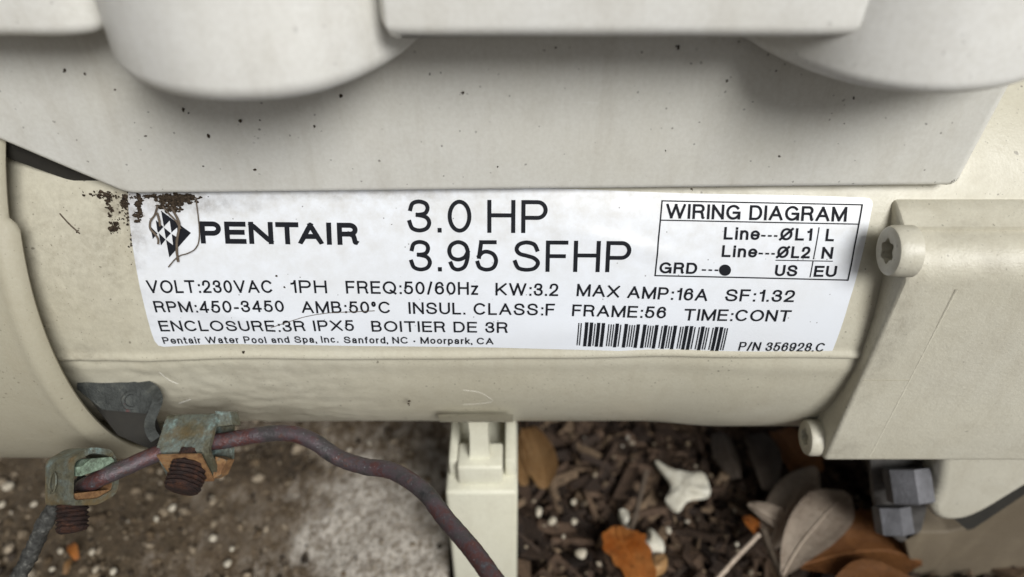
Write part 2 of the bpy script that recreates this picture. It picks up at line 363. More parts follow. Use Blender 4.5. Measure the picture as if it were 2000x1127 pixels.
def scatter(name, label, n, region, size, mat, flat, tintf, zf, rock=False):
    vs, fs, tint = [], [], []
    for _ in range(n):
        x, y = region()
        L = size(); W = L*random.uniform(*flat[0]); T = L*random.uniform(*flat[1])
        M3 = Matrix.Rotation(random.uniform(0, 6.28), 3, 'Z') @ Matrix.Rotation(random.gauss(0, .3), 3, 'Y') @ Matrix.Rotation(random.gauss(0, .4), 3, 'X')
        c = Vector((x, y, zf(x, y)+random.uniform(.0, .35)*L*.5))
        b = len(vs); t = tintf(x, y)
        if rock:
            for zz, rr, k in ((-.5, .55, 5), (0, 1, 6), (.5, .55, 5)):
                pass
            pts = []
            for lat, rr in ((-.8, .6), (0, 1), (.8, .6)):
                for k in range(6):
                    a = k*math.pi/3+lat*.6
                    pts.append(Vector((math.cos(a)*rr*L*.5, math.sin(a)*rr*W*.5, lat*T*.5))*random.uniform(.82, 1.15))
            pts += [Vector((0, 0, -T*.55)), Vector((0, 0, T*.55))]
            vs += [c+M3@p for p in pts]; F = []
            for r in (0, 1):
                for k in range(6): F.append((r*6+k, r*6+(k+1) % 6, r*6+6+(k+1) % 6, r*6+6+k))
            for k in range(6): F.append((18, (k+1) % 6, k)); F.append((19, 12+k, 12+(k+1) % 6))
            fs += [tuple(b+i for i in q) for q in F]
        else:
            j = [random.uniform(.55, 1.15) for _ in range(8)]
            pts = [Vector((sx*L*.5*j[i], sy*W*.5*j[(i+3) % 8], sz*T*.5)) for i, (sx, sy, sz) in enumerate([(-1, -1, -1), (1, -.7, -1), (1, .8, -1), (-1, 1, -1), (-1, -1, 1), (1, -.7, 1), (1, .8, 1), (-1, 1, 1)])]
            vs += [c+M3@p for p in pts]
            fs += [tuple(b+i for i in q) for q in [(0, 3, 2, 1), (4, 5, 6, 7), (0, 1, 5, 4), (1, 2, 6, 5), (2, 3, 7, 6), (3, 0, 4, 7)]]
        tint += [t]*(len(vs)-b)
    me = bpy.data.meshes.new(name); me.from_pydata([tuple(v) for v in vs], [], fs)
    at = me.attributes.new('tint', 'FLOAT', 'POINT'); at.data.foreach_set('value', tint)
    return tag(link(name, me, mat, None, 50 if rock else 0), label, name.replace('_', ' '), kind='stuff')
U = random.uniform
scatter('wood_mulch', 'dark brown shredded bark mulch covering the soil under the motor', 22000, lambda: (U(pe-.002, .36), U(-.20, .17)),
        lambda: random.choice([U(.001, .003), U(.001, .004), U(.002, .006), U(.002, .007), U(.004, .012), U(.008, .022)]), M['chips'], ((.08, .5), (.05, .2)),
        lambda x, y: min(1, max(0, random.betavariate(1.7, 3.2))), lambda x, y: -.008+height(x, y, .006, 60, -.012))
def lreg():
    while True:
        x, y = U(-.40, pe), U(-.20, .10)
        if random.random() < max(.05, min(1, (-.070-x)/.09)): return x, y
scatter('gravel', 'loose soil and small pale gravel lying on the left of the slab', 4200, lreg,
        lambda: random.choice([U(.001, .002), U(.0015, .0035), U(.002, .0065)]), M['gravel'], ((.6, .95), (.45, .8)),
        lambda x, y: random.betavariate(1.0, 1.9), lambda x, y: .0004, rock=True)
scatter('grit', 'tiny pale grit mixed into the bark mulch', 700, lambda: (U(pe, .30), U(-.16, .1)),
        lambda: U(.001, .0035), M['gravel'], ((.6, .95), (.45, .8)),
        lambda x, y: random.betavariate(1.6, 1.3), lambda x, y: -.003+height(x, y, .006, 60, -.012), rock=True)

# ------------------------------------------------------------------ leaves, scraps, pebbles
def leaf(name, label, cat, mat, spine, widths, z, curl=.2, lobes=0, group=None, tilt=0, rib=True):
    e = [onz(px, py, z) for px, py in spine]; P = catmull(e, 6); n = len(P); vs = []; fs = []; m = 7
    W = catmull([(w_, 0) for w_ in widths], 6)
    def wd(i):
        u = i/(n-1)*(len(W)-1); k = min(int(u), len(W)-2); return (W[k]+(W[k+1]-W[k])*(u-k)).x/4200
    for i, p in enumerate(P):
        t = (P[min(i+1, n-1)]-P[max(i-1, 0)]).normalized(); s = t.cross(Vector((0, 0, 1)))
        wv = max(wd(i), .0003)*(1+(lobes*math.sin(i*1.9) if lobes else 0)); zz = .002*math.sin(i/n*3.2)+tilt*i/n
        for j in range(m):
            a = (j/(m-1)-.5)*2
            vs.append(p+s*(a*wv*.5)+Vector((0, 0, zz+curl*wv*a*a*.5+.0006*noise.noise(p*300+s*a*2))))
    for i in range(n-1):
        for j in range(m-1): fs.append((i*m+j, i*m+j+1, (i+1)*m+j+1, (i+1)*m+j))
    me = bpy.data.meshes.new(name)
    bm = bmesh.new(); V = [bm.verts.new(v) for v in vs]; [bm.faces.new([V[i] for i in f]) for f in fs]
    bmesh.ops.solidify(bm, geom=bm.faces[:], thickness=.0003)
    root = empty(name, P[n//2], label, cat, group)
    bmobj('blade', bm, mat, root, 60)
    if rib:
        rb = tube([Vector(vs[i*m+m//2])+Vector((0, 0, .0003)) for i in range(n)], lambda u: .00045-.0003*u, 6)
        mesh('midrib', *rb, mat, root)
    return root
leaf('oak_leaf', 'tan dry leaf standing beside the right side of the plastic foot', 'leaf', M['tan'], [(1030, 838), (1045, 880), (1058, 925), (1062, 955)], [30, 62, 66, 20], .004, .5)
leaf('oak_leaf', 'narrow brown leaf wedged against the plastic foot', 'leaf', M['tan'], [(1008, 850), (1016, 900), (1024, 950)], [16, 34, 18], .006, .5)
leaf('oak_leaf', 'glossy orange leaf with a notched edge, alone on the mulch', 'leaf', M['orange'], [(1206, 1028), (1213, 1062), (1240, 1110), (1270, 1170)], [14, 78, 66, 30], .006, .35, .10)
leaf('oak_leaf', 'large smooth beige leaf pointing up towards the lower screw', 'leaf', M['beige'], [(1528, 1125), (1560, 1070), (1610, 1010), (1655, 965)], [8, 50, 84, 82, 14], .014, .25)
leaf('oak_leaf', 'beige leaf lying behind the large smooth one, partly folded', 'leaf', M['beige'], [(1500, 1062), (1530, 1010), (1560, 960), (1592, 912)], [30, 70, 82, 72, 12], .008, -.3)
leaf('oak_leaf', 'short curled beige leaf at the left of the beige pair', 'leaf', M['beige'], [(1462, 985), (1490, 1005), (1525, 1022)], [12, 40, 48], .010, .3)
leaf('oak_leaf', 'rust brown leaf behind the lower screw of the end housing', 'leaf', M['brown'], [(1520, 842), (1550, 885), (1575, 930)], [50, 90, 70], .002, .3)
leaf('oak_leaf', 'wide rust brown leaf in the shade at the bottom right', 'leaf', M['brown'], [(1560, 1105), (1650, 1085), (1730, 1080), (1800, 1100)], [16, 120, 140, 14], .004, .25)
leaf('oak_leaf', 'reddish brown leaf under the wide brown one at the photo bottom', 'leaf', M['brown'], [(1620, 1160), (1700, 1142), (1790, 1140)], [20, 80, 10], .008, .2)
leaf('oak_leaf', 'dark grey curled leaf in the mulch right of the pale bark', 'leaf', M['grey'], [(1470, 850), (1488, 900), (1500, 960)], [40, 66, 30], .004, .6)
leaf('oak_leaf', 'dark grey leaf close behind the pale bark scrap', 'leaf', M['grey'], [(1408, 845), (1420, 890), (1440, 935)], [40, 52, 20], .002, -.5)
leaf('oak_leaf', 'small brown leaf stub above the left beige leaf', 'leaf', M['orange'], [(1455, 1010), (1468, 1030), (1478, 1048)], [14, 26, 10], .008, .3)
leaf('leaf_scrap', 'tiny bright orange leaf scrap on gravel below the small clamp', 'leaf scrap', M['orange'], [(140, 1062), (146, 1078), (152, 1094)], [10, 17, 8], .006, .3, rib=False)
leaf('leaf_scrap', 'pale tan sliver below the tiny orange scrap', 'leaf scrap', M['tan'], [(128, 1122), (138, 1105), (146, 1090)], [8, 14, 6], .005, .3, rib=False)
def crust(name, label, cat, mat, pl, z, th=.004):
    cx = sum(p[0] for p in pl)/len(pl); cy = sum(p[1] for p in pl)/len(pl)
    rim = catmull([onz(px, py, z) for px, py in pl], 4, True); c = onz(cx, cy, z+th); rings = []
    for k, (s, h) in enumerate(((1, -.002), (1, .0), (.9, th*.45), (.62, th*.75), (.3, th))):
        rings.append([(c+(p-c)*s).xy.to_3d()+Vector((0, 0, z+h+(.0012*noise.noise(p*280+Vector((k, 0, 0))) if k else 0))) for p in rim])
    return thing(tag(mesh(name, *loft(rings), mat, None, 50), label, cat))
crust('bark_scrap', 'pale torn bark scrap, the whitest piece on the mulch', 'bark', M['scrap'], [(1280, 900), (1318, 917), (1345, 922), (1372, 922), (1386, 950), (1383, 968), (1345, 975), (1325, 997), (1300, 976), (1310, 945)], .006, .0012)
crust('bark_scrap', 'cream flake beside the orange leaf', 'bark', M['scrap'], [(1268, 1030), (1290, 1050), (1298, 1075), (1275, 1080), (1255, 1070), (1262, 1050)], .002)
crust('bark_scrap', 'mottled tan flake below the cream flake', 'bark', M['tan'], [(1275, 1085), (1300, 1085), (1302, 1110), (1275, 1125), (1258, 1110)], .002)
crust('bark_scrap', 'small beige chip up and left of the orange leaf tip', 'bark', M['scrap'], [(1208, 1000), (1226, 998), (1232, 1020), (1222, 1030)], .001, .003)
def pebble(px, py, r, label):
    p = onz(px, py, .003); r = r/4700; bm = bmesh.new(); bmesh.ops.create_icosphere(bm, subdivisions=2, radius=r)
    sq = U(.65, 1.0)
    for v in bm.verts: v.co *= 1+.55*noise.noise(v.co*330+p*90); v.co.z *= .6; v.co.x *= sq
    bmesh.ops.translate(bm, verts=bm.verts, vec=p+Vector((0, 0, r*.2)))
    thing(tag(bmobj('pebble', bm, M['stone'], None, 60), label, 'pebble', 'white pebbles on the ground'))
for a in [(1078, 1018, 9, 'bright white pebble, left one of the pair near the foot'), (1122, 1020, 8, 'bright white pebble, right one of the pair near the foot'),
          (1052, 1000, 11, 'greyish white pebble nearest the plastic foot'), (1120, 980, 7, 'small dim pebble above the pair near the foot'),
          (1305, 1036, 8, 'white pebble just right of the cream flake'), (1135, 1082, 13, 'cream pebble left of the orange leaf'),
          (1101, 1048, 5, 'tiny pebble below the bright pair'), (1438, 1063, 6, 'small pebble beside the pale dry stalk'),
          (338, 992, 10, 'round cream pebble under the rusty screw of the big lug'), (418, 1052, 10, 'squarish white pebble below the big lug on concrete'),
          (453, 1072, 6, 'small white pebble right of the squarish one'), (306, 1014, 6, 'little pebble left of the round cream one'),
          (119, 1077, 7, 'white pebble beside the orange scrap'), (16, 950, 13, 'cream stone at the left photo edge'), (66, 985, 7, 'small white stone left of the small clamp'),
          (102, 1112, 6, 'white pebble by the dark cable at the photo bottom'), (188, 1113, 9, 'white pebble low below the small clamp'), (222, 1118, 8, 'pebble next to the low white one below the small clamp'),
          (5, 986, 8, 'white chip stone on the very left edge'), (445, 1100, 8, 'pale pebble low on the stained concrete'),
          (180, 1079, 7, 'pale pebble right of the orange scrap')]: pebble(*a)
def twig(name, label, cat, pts, r, mat, **k): return thing(tag(mesh(name, *tube(catmull(pts, 8), r, 7, .25), mat), label, cat))
twig('dry_stalk', 'pale dry stalk slanting up to the left beige leaf', 'stalk', [onz(1385, 1150, .008), onz(1430, 1098, .010), onz(1482, 1044, .012)], .0010, M['beige'])
twig('bark_stick', 'dark bark stick lying between the two beige leaves', 'stick', [onz(1490, 1035, .012), onz(1505, 1075, .012), onz(1530, 1127, .013), onz(1560, 1180, .01)], .0016, M['twig'])
twig('bark_stick', 'long thin brown stick in the mulch left of the pale scrap', 'stick', [onz(1225, 1060, .004), onz(1245, 990, .004), onz(1262, 920, .004)], .0013, M['twig'])

# ------------------------------------------------------------------ POOL PUMP
pump = empty('pool_pump', (0, 0, 0), 'cream pool pump motor with a white rating label and a pale drive cover on top', 'pool pump')
seam_t = lab(1000, 700)[1]
def seam(x): return seam_t + .0006*noise.noise(Vector((x*35, 0, 4))) + (.0011 if x < -.085 else 0)*-(min(1, (-.085-x)/.02)) + .0004*math.sin(x*30)
def dent(x, t, k):
    m = max(0, min(1, (-.02-x)/.05)); return m*(.0003*noise.noise(Vector((x*60, t*90, k)))+.00035*noise.noise(Vector((x*200, t*260, k)))) + .00012*noise.noise(Vector((x*28, t*30, k+2)))
xs = [-.18+.38*i/340 for i in range(341)]
ts = [(0, -.0026), (-.0001, -.0003), (.0002, .0004), (.0007, .00075), (.0014, .00085), (.0021, .00065), (.0028, .00025), (.0036, .0)] + [(.0036+.0011*k, 0) for k in range(1, 62)] + [(.0036+.0682+.005*k, 0) for k in range(1, 32)]
vs = []; fs = []
for x in xs:
    s0 = seam(x)
    for dt, dr in ts:
        t = s0+dt; fade = min(1, max(0, (dt-.004)/.01)); vis = 1 if dt < .012 else max(0, 1-abs(dt-.02)/.05)
        rr = RM+dr+(dent(x, t, 0)*.12)
        if x < -.097: rr += dent(x, t, 1)*.35
        vs.append(cyl(x, t/RM, rr-.00005))
m = len(ts)
for i in range(len(xs)-1):
    for j in range(m-1): fs.append((i*m+j, (i+1)*m+j, (i+1)*m+j+1, i*m+j+1))
mesh('motor_shell', vs, fs, M['cream'], pump, 50)
xs = [x for x in xs if x < .1045]
tl = [.002-.0011*k for k in range(0, 75)] + [-.0805-.005*k for k in range(1, 34)]
vs = []; fs = []
for x in xs:
    s0 = seam(x)
    for dt in tl:
        t = s0+dt; g = max(0, min(1, (x-.045)/.03)); g = g*g*(3-2*g)
        vs.append(cyl(x, t/RM, RM-.0020+dent(x, t, 5)*(1 if dt < -.002 else .2)+.0018*g+.0004*math.exp(-(dt+.004)**2/.00001)))
m = len(tl)
for i in range(len(xs)-1):
    for j in range(m-1): fs.append((i*m+j, (i+1)*m+j, (i+1)*m+j+1, i*m+j+1))
mesh('lower_shell', vs, fs, M['cream'], pump, 60)

# flange at the left end
prof = [(-.175, .0835), (-.17, .0885), (-.1262, .0900), (-.1250, .0905), (-.1246, .0914), (-.1250, .0924), (-.1262, .0934), (-.1276, .0943), (-.1288, .0946), (-.1300, .0943), (-.1320, .0940), (-.15, .0938), (-.20, .0936), (-.24, .093)]
phn = lab(30, 437, .094)[1]/RM; vs = []; n_ = 360
for x, r in prof:
    for k in range(n_):
        a = 2*math.pi*k/n_ - math.pi
        s_ = 1/(1+math.exp(-(a-phn)*400)) if abs(a-phn) < .6 else (1 if phn < a < phn+1.2 else 0)
        vs.append(cyl(x-.0016*s_, a, r+(.0012*s_ if r > .085 else 0)))
fs = [(i*n_+j, i*n_+(j+1) % n_, (i+1)*n_+(j+1) % n_, (i+1)*n_+j) for i in range(len(prof)-1) for j in range(n_)]
tag(mesh('mounting_flange', vs, fs, M['flange'], pump, 45), 'tan end flange at the left, with a rounded rim')

# drive cover on top of the motor
YF = -.071
poly = [(-.22, .266), (-.1253-.03, .2093+.018), (-.0996, .1938), (.0, .1951), (.1142, .1964), (.1201, .29), (-.22, .29)]
def rnd(poly, r, n=5):
    out = []
    for i, p in enumerate(poly):
        a, b, c = Vector(poly[i-1]), Vector(p), Vector(poly[(i+1) % len(poly)])
        u, v = (a-b).normalized(), (c-b).normalized(); d = min(r, (a-b).length*.4, (c-b).length*.4)
        for k in range(n+1):
            t = k/n; out.append(tuple((b+u*d)*(1-t)**2+b*2*t*(1-t)+(b+v*d)*t*t))
    return out
cv = extrude_poly(rnd(poly, .0028), 'y', YF, .07, .0018, 4)
cover = bmobj('drive_cover', cv, M['cover'], pump, 35)
tag(cover, 'pale grey drive cover panel hanging just above the rating label')
tag(bmobj('cover_gap_shade', extrude_poly([(ony(a, b, -.066).x, ony(a, b, -.066).z) for a, b in [(-150, 190), (-150, 262), (0, 306), (100, 342), (200, 377), (264, 390), (270, 360), (-60, 220)]], 'y', -.066, -.052, .0008, 2), M['black'], pump, 30), 'black strip painting the shade under the slanted corner of the drive cover')  # black strip added to paint the shade below the cover's corner
def lobe(name, outline, z0, z1, fil, parent, draft=.04, mat=None):
    pts = catmull(outline, 8, True); cx = sum(p.x for p in pts)/len(pts); cy = sum(p.y for p in pts)/len(pts); n = len(pts)
    nr = []
    for i in range(n):
        t = pts[(i+1) % n]-pts[i-1]; q = Vector((t.y, -t.x)).normalized()
        if q.dot(pts[i]-Vector((cx, cy))) < 0: q = -q
        nr.append(q)
    rings = []
    for k in range(9):
        a = k/8*math.pi/2; ins = fil*(1-math.sin(a)); zz = z0+fil*(1-math.cos(a))
        rings.append([Vector((p.x-q.x*ins, p.y-q.y*ins, zz)) for p, q in zip(pts, nr)])
    for k in range(1, 7):
        zz = z0+fil+(z1-z0-fil)*k/6; g = draft*(zz-z0-fil)
        rings.append([Vector((p.x-q.x*g, p.y-q.y*g, zz)) for p, q in zip(pts, nr)])
    return mesh(name, *loft(rings), mat or M['lid'], parent, 50)
lobe('cover_boss', [(-.084, -.065), (-.0835, -.079), (-.079, -.090), (-.071, -.0985), (-.0603, -.1038), (-.0495, -.1048), (-.0386, -.1022), (-.0301, -.0954), (-.0236, -.0855), (-.0195, -.0745), (-.018, -.064), (-.05, -.055)], .2345, .29, .0045, cover)
lobe('cover_boss', [(.050, -.064), (.0512, -.0745), (.0568, -.0862), (.0650, -.0955), (.0760, -.1003), (.0870, -.1005), (.0990, -.0965), (.1100, -.0885), (.1180, -.078), (.121, -.066), (.085, -.055)], .2345, .29, .0035, cover)
lobe('cover_rail', [(-.0235, -.066), (-.0255, -.085), (-.0240, -.0935), (-.0205, -.0953), (.0, -.0953), (.03, -.0953), (.062, -.0953), (.070, -.090), (.072, -.066), (.02, -.062)], .2437, .29, .003, cover, .02)
lobe('cover_rail', [(-.20, -.066), (-.20, -.083), (-.185, -.0865), (-.15, -.0865), (-.11, -.0865), (-.088, -.0865), (-.0815, -.080), (-.081, -.066), (-.14, -.062)], .2405, .29, .003, cover, .02)

# end housing at the right
def arcp(cx, cy, r, a0, a1, n): return [(cx+r*math.cos(R(a0+(a1-a0)*k/n)), cy+r*math.sin(R(a0+(a1-a0)*k/n))) for k in range(n+1)]
pr = [(.0826*-math.cos(R(a)), HZ+.0826*math.sin(R(a))) for a in range(150, 33, -4)]      # over the top, back to front
pr += [(-.0700, HZ+.0465), (-.0735, HZ+.0455), (-.0778, HZ+.0438)]
pr += arcp(-.0874+.010, HZ+.0325, .010, 92, 180, 8)
pr += [(-.0876, HZ+.01), (-.0876, HZ-.02)]
pr += arcp(-.0874+.002, HZ-.0395, .0022, 180, 262, 4)
pr += [(-.06, HZ-.0425), (-.03, HZ-.0425), (.0, HZ-.0425), (.06, HZ-.0425)]
eb = extrude_poly(pr, 'x', .1000, .26, 0)
bmesh.ops.bevel(eb, geom=[e for e in eb.edges if all(abs(v.co.x-.1) < 1e-6 for v in e.verts)], offset=.0014, segments=3, profile=.5, affect='EDGES')
bell = bmobj('end_housing', eb, M['bell'], pump, 30)
tag(bell, 'cream cast end housing at the right with a raised seam line')
rg = []
for k in range(61):
    zz_ = HZ+.031-.070*k/60; xx = .1143+.0001*noise.noise(Vector((0, 0, zz_*700))); h_ = .00028*(1+.5*noise.noise(Vector((5, 0, zz_*900))))
    rg.append([Vector((xx+a, -.0872-(h_ if abs(a) < .0004 else 0)-(.0002 if abs(a) < .0007 else -.0003), zz_)) for a in (-.0008, -.0005, -.0002, .0002, .0005, .0008)])
mesh('casting_seam', *loft(rg, False, False, False), M['bell'], bell, 80)
bmobj('parting_line', box(.1010, .1143, -.08768, -.0868, .1419, .14203), M['flange'], bell)
def star(r1, r2, n=6, k=4):
    out = []
    for i in range(n*k*2):
        a = 2*math.pi*i/(n*k*2); out.append(((r1+r2)/2+(r1-r2)/2*math.cos(a*n), a))
    return out
def torx(c, r, L):
    ax = Vector((1, 0, 0)); st = star(r*.50, r*.39); nn = len(st)
    def ring(rf, x): return [c+Vector((x, (rf(k))*math.cos(st[k][1]), (rf(k))*math.sin(st[k][1]))) for k in range(nn)]
    rings = [ring(lambda k: st[k][0]*.93, r*.62), ring(lambda k: st[k][0], .0001), ring(lambda k: st[k][0]*1.06, 0), ring(lambda k: r*.80, 0), ring(lambda k: r*.93, .0004), ring(lambda k: r, .0014), ring(lambda k: r, L)]
    o = mesh('torx_screw', *loft(rings), M['bell'], bell, 35)
    return o
s1 = Vector((.0946, -.0838, .1855)); torx(s1, .0066, .0060)
s2 = Vector((.0957, -.0800, .1064)); torx(s2, .0060, .0048)
# underside: round body, leg and hex nut below the housing
def plane_poly(px, y): return [(ony(a, b, y).x, ony(a, b, y).z) for a, b in px]
bmobj('housing_underside', extrude_poly(rnd(plane_poly([(1838, 880), (1830, 960), (1812, 1000), (1835, 1022), (1885, 1020), (1930, 1000), (2000, 957), (2300, 790), (2300, 870)], -.077), .005, 3), 'y', -.077, -.02, .004, 5), M['bell'], bell, 50)
bmobj('slot_shade', extrude_poly(plane_poly([(1862, 1012), (1890, 1036), (1903, 1032), (2010, 960), (2010, 935)], -.072), 'y', -.072, -.068), M['black'], bell, 0)  # black sheet standing in for the shade inside the slot
c0 = pt(1792, 985, .262)
nut = empty('hex_bolt', c0, 'grey hex bolt and nut hanging under the right end housing', 'bolt')
ax = (DN+FW*-.18+Vector((.06, 0, 0))).normalized(); u = Vector((1, 0, 0)).cross(ax).normalized(); v = ax.cross(u)
def hexr(c, h, r, ph): return [c+ax*h+(u*math.cos(a+ph)+v*math.sin(a+ph))*r for a in [math.pi/3*k for k in range(6)]]
ca, cb_ = pt(1774, 950, .262), pt(1744, 1016, .270)
mesh('bolt_head', *loft([hexr(ca, -.0065, .0080, .16), hexr(ca, .0052, .0080, .16), hexr(ca, .0058, .0070, .16)]), M['hex'], nut, 20)
mesh('nut', *loft([hexr(cb_, -.0050, .0066, .05), hexr(cb_, .0045, .0066, .05), hexr(cb_, .0050, .0058, .05)]), M['hex'], nut, 20)
bmobj('hanger_plate', extrude_poly(rnd(plane_poly([(1698, 890), (1708, 985), (1722, 1030), (1760, 1062), (1800, 1040), (1812, 990), (1800, 890)], -.066), .003, 3), 'y', -.066, -.062, .0006, 2), M['hexdark'], nut, 30)
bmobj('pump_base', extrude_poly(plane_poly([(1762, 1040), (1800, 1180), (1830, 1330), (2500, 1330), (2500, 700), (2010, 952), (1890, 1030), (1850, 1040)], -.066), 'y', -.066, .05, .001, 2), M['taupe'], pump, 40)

# plastic support foot under the motor
foot = box(*[ony(873, 1000, -.075).x, ony(1011, 1000, -.075).x], -.075, -.040, -.012, .0679, .0016, 3)
fo = tag(bmobj('support_foot', foot, M['foot'], pump, 35), 'cream plastic support foot below the middle of the motor')
x0, x1 = -.0235, .0016
bmobj('side_wall', box(x0+.0002, x0+.0036, -.0678, -.0415, .0660, .0775, .0009), M['foot'], fo)
bmobj('side_wall', box(x1-.0042, x1, -.0678, -.0415, .0660, .0775, .0009), M['foot'], fo)
bmobj('clip_block', box(-.0200, -.0034, -.0715, -.060, .0677, .0783, .0011, 3), M['foot'], fo)
stem = loft([[Vector((cx-hw, y, z)), Vector((cx+hw, y, z)), Vector((cx+hw, y+.006, z)), Vector((cx-hw, y+.006, z))] for cx, hw, y, z in ((-.0118, .0038, -.0675, .0775), (-.0118, .0034, -.0670, .084), (-.0118, .0032, -.0668, .092), (-.0118, .0034, -.0668, .098))])
mesh('clip_stem', *stem, M['foot'], fo, 30)
pv = []; 
tA = lab(940, 806)[1]/RM; tB = tA-.105
for k in range(7):
    a = tA+(tB-tA)*k/6
    for x in (-.0238, .0004): pv.append(cyl(x, a, RM+.0006)); 
bm = bmesh.new(); V = [bm.verts.new(p) for p in pv]
for k in range(6): bm.faces.new((V[2*k], V[2*k+1], V[2*k+3], V[2*k+2]))
bmesh.ops.solidify(bm, geom=bm.faces[:], thickness=.0022)
bmobj('clip_plate', bm, M['cream'], fo, 50)

# ------------------------------------------------------------------ rating label
outl = [(251, 372), (251, 398), (256, 450), (263, 501), (277, 572), (298, 654), (303, 666), (310, 674), (321, 676.5), (380, 673), (444, 671), (560, 672.5), (700, 674.6), (963, 677.6), (1139, 682), (1348, 689.5), (1480, 694), (1602, 697.5), (1615, 696), (1622, 690), (1627, 681), (1639, 649), (1658, 587), (1680, 509), (1698, 432), (1704, 400), (1703, 392), (1697, 387), (1686, 385.5), (1534, 381), (1348, 378), (1162, 371), (1000, 365), (600, 365)]
bm = bmesh.new(); V = [bm.verts.new((*lab(px, py), 0)) for px, py in outl]; bm.faces.new(V)
bmesh.ops.triangulate(bm, faces=bm.faces[:])
ux = [v.co.x for v in bm.verts]; ut = [v.co.y for v in bm.verts]; x = min(ux)
def cuts(ax, a, b, st):
    k = a+st
    while k < b:
        no = (1, 0, 0) if ax == 0 else (0, 1, 0); co = (k, 0, 0) if ax == 0 else (0, k, 0)
        bmesh.ops.bisect_plane(bm, geom=bm.verts[:]+bm.edges[:]+bm.faces[:], dist=1e-7, plane_co=co, plane_no=no); k += st
cuts(1, min(ut), max(ut), .0011); cuts(0, min(ux), max(ux), .004)
for v_ in bm.verts: v_.co = surf(v_.co.x, v_.co.y, .0001)
bmesh.ops.recalc_face_normals(bm, faces=bm.faces)
bmesh.ops.solidify(bm, geom=bm.faces[:], thickness=.00015)
sticker = bmobj('rating_label', bm, M['sticker'], pump, 30)
tag(sticker, 'white printed rating label wrapped round the motor, curling at its corners')
INK = .00017
def ribbon(p, hw, closed=False, lo=-9, hi=9):
    q = []
    m_ = len(p)
    for i in range(m_ if closed else m_-1):
        a, b = p[i], p[(i+1) % m_]; k = max(1, int((b-a).length/.0009))
        for j in range(k): q.append(a+(b-a)*(j/k))
    if not closed:
        q.append(p[-1]); d0 = (q[1]-q[0]).normalized(); d1 = (q[-1]-q[-2]).normalized(); q[0] = q[0]-d0*hw; q[-1] = q[-1]+d1*hw
    nq = len(q); vs = []; fs = []
    for i in range(nq):
        a = q[i-1] if (i or closed) else q[i]; b = q[(i+1) % nq] if (i < nq-1 or closed) else q[i]
        t = (b-a).normalized(); s_ = Vector((-t.y, t.x))*hw
        for w_ in (q[i]+s_, q[i]-s_): vs.append(Vector((w_.x, min(hi, max(lo, w_.y)))))
    for i in range(nq if closed else nq-1):
        k = (i+1) % nq; fs.append((2*i, 2*k, 2*k+1, 2*i+1))
    return vs, fs
def arc(cx, cy, rx, ry, a0, a1, n=18): return [(cx+rx*math.cos(R(a0+(a1-a0)*k/n)), cy+ry*math.sin(R(a0+(a1-a0)*k/n))) for k in range(n+1)]
def ell(cx, cy, rx, ry): return ('o', arc(cx, cy, rx, ry, 0, 360, 36)[:-1])
def sp(*p): return [tuple(v)[:2] for v in catmull([(a, b, 0) for a, b in p], 5)]
six = sp((.93, .77), (.8, .94), (.52, 1), (.17, .87), (0, .45), (.12, .12), (.5, 0), (.87, .1), (1, .32), (.87, .55), (.52, .63), (.17, .54), (.01, .36))
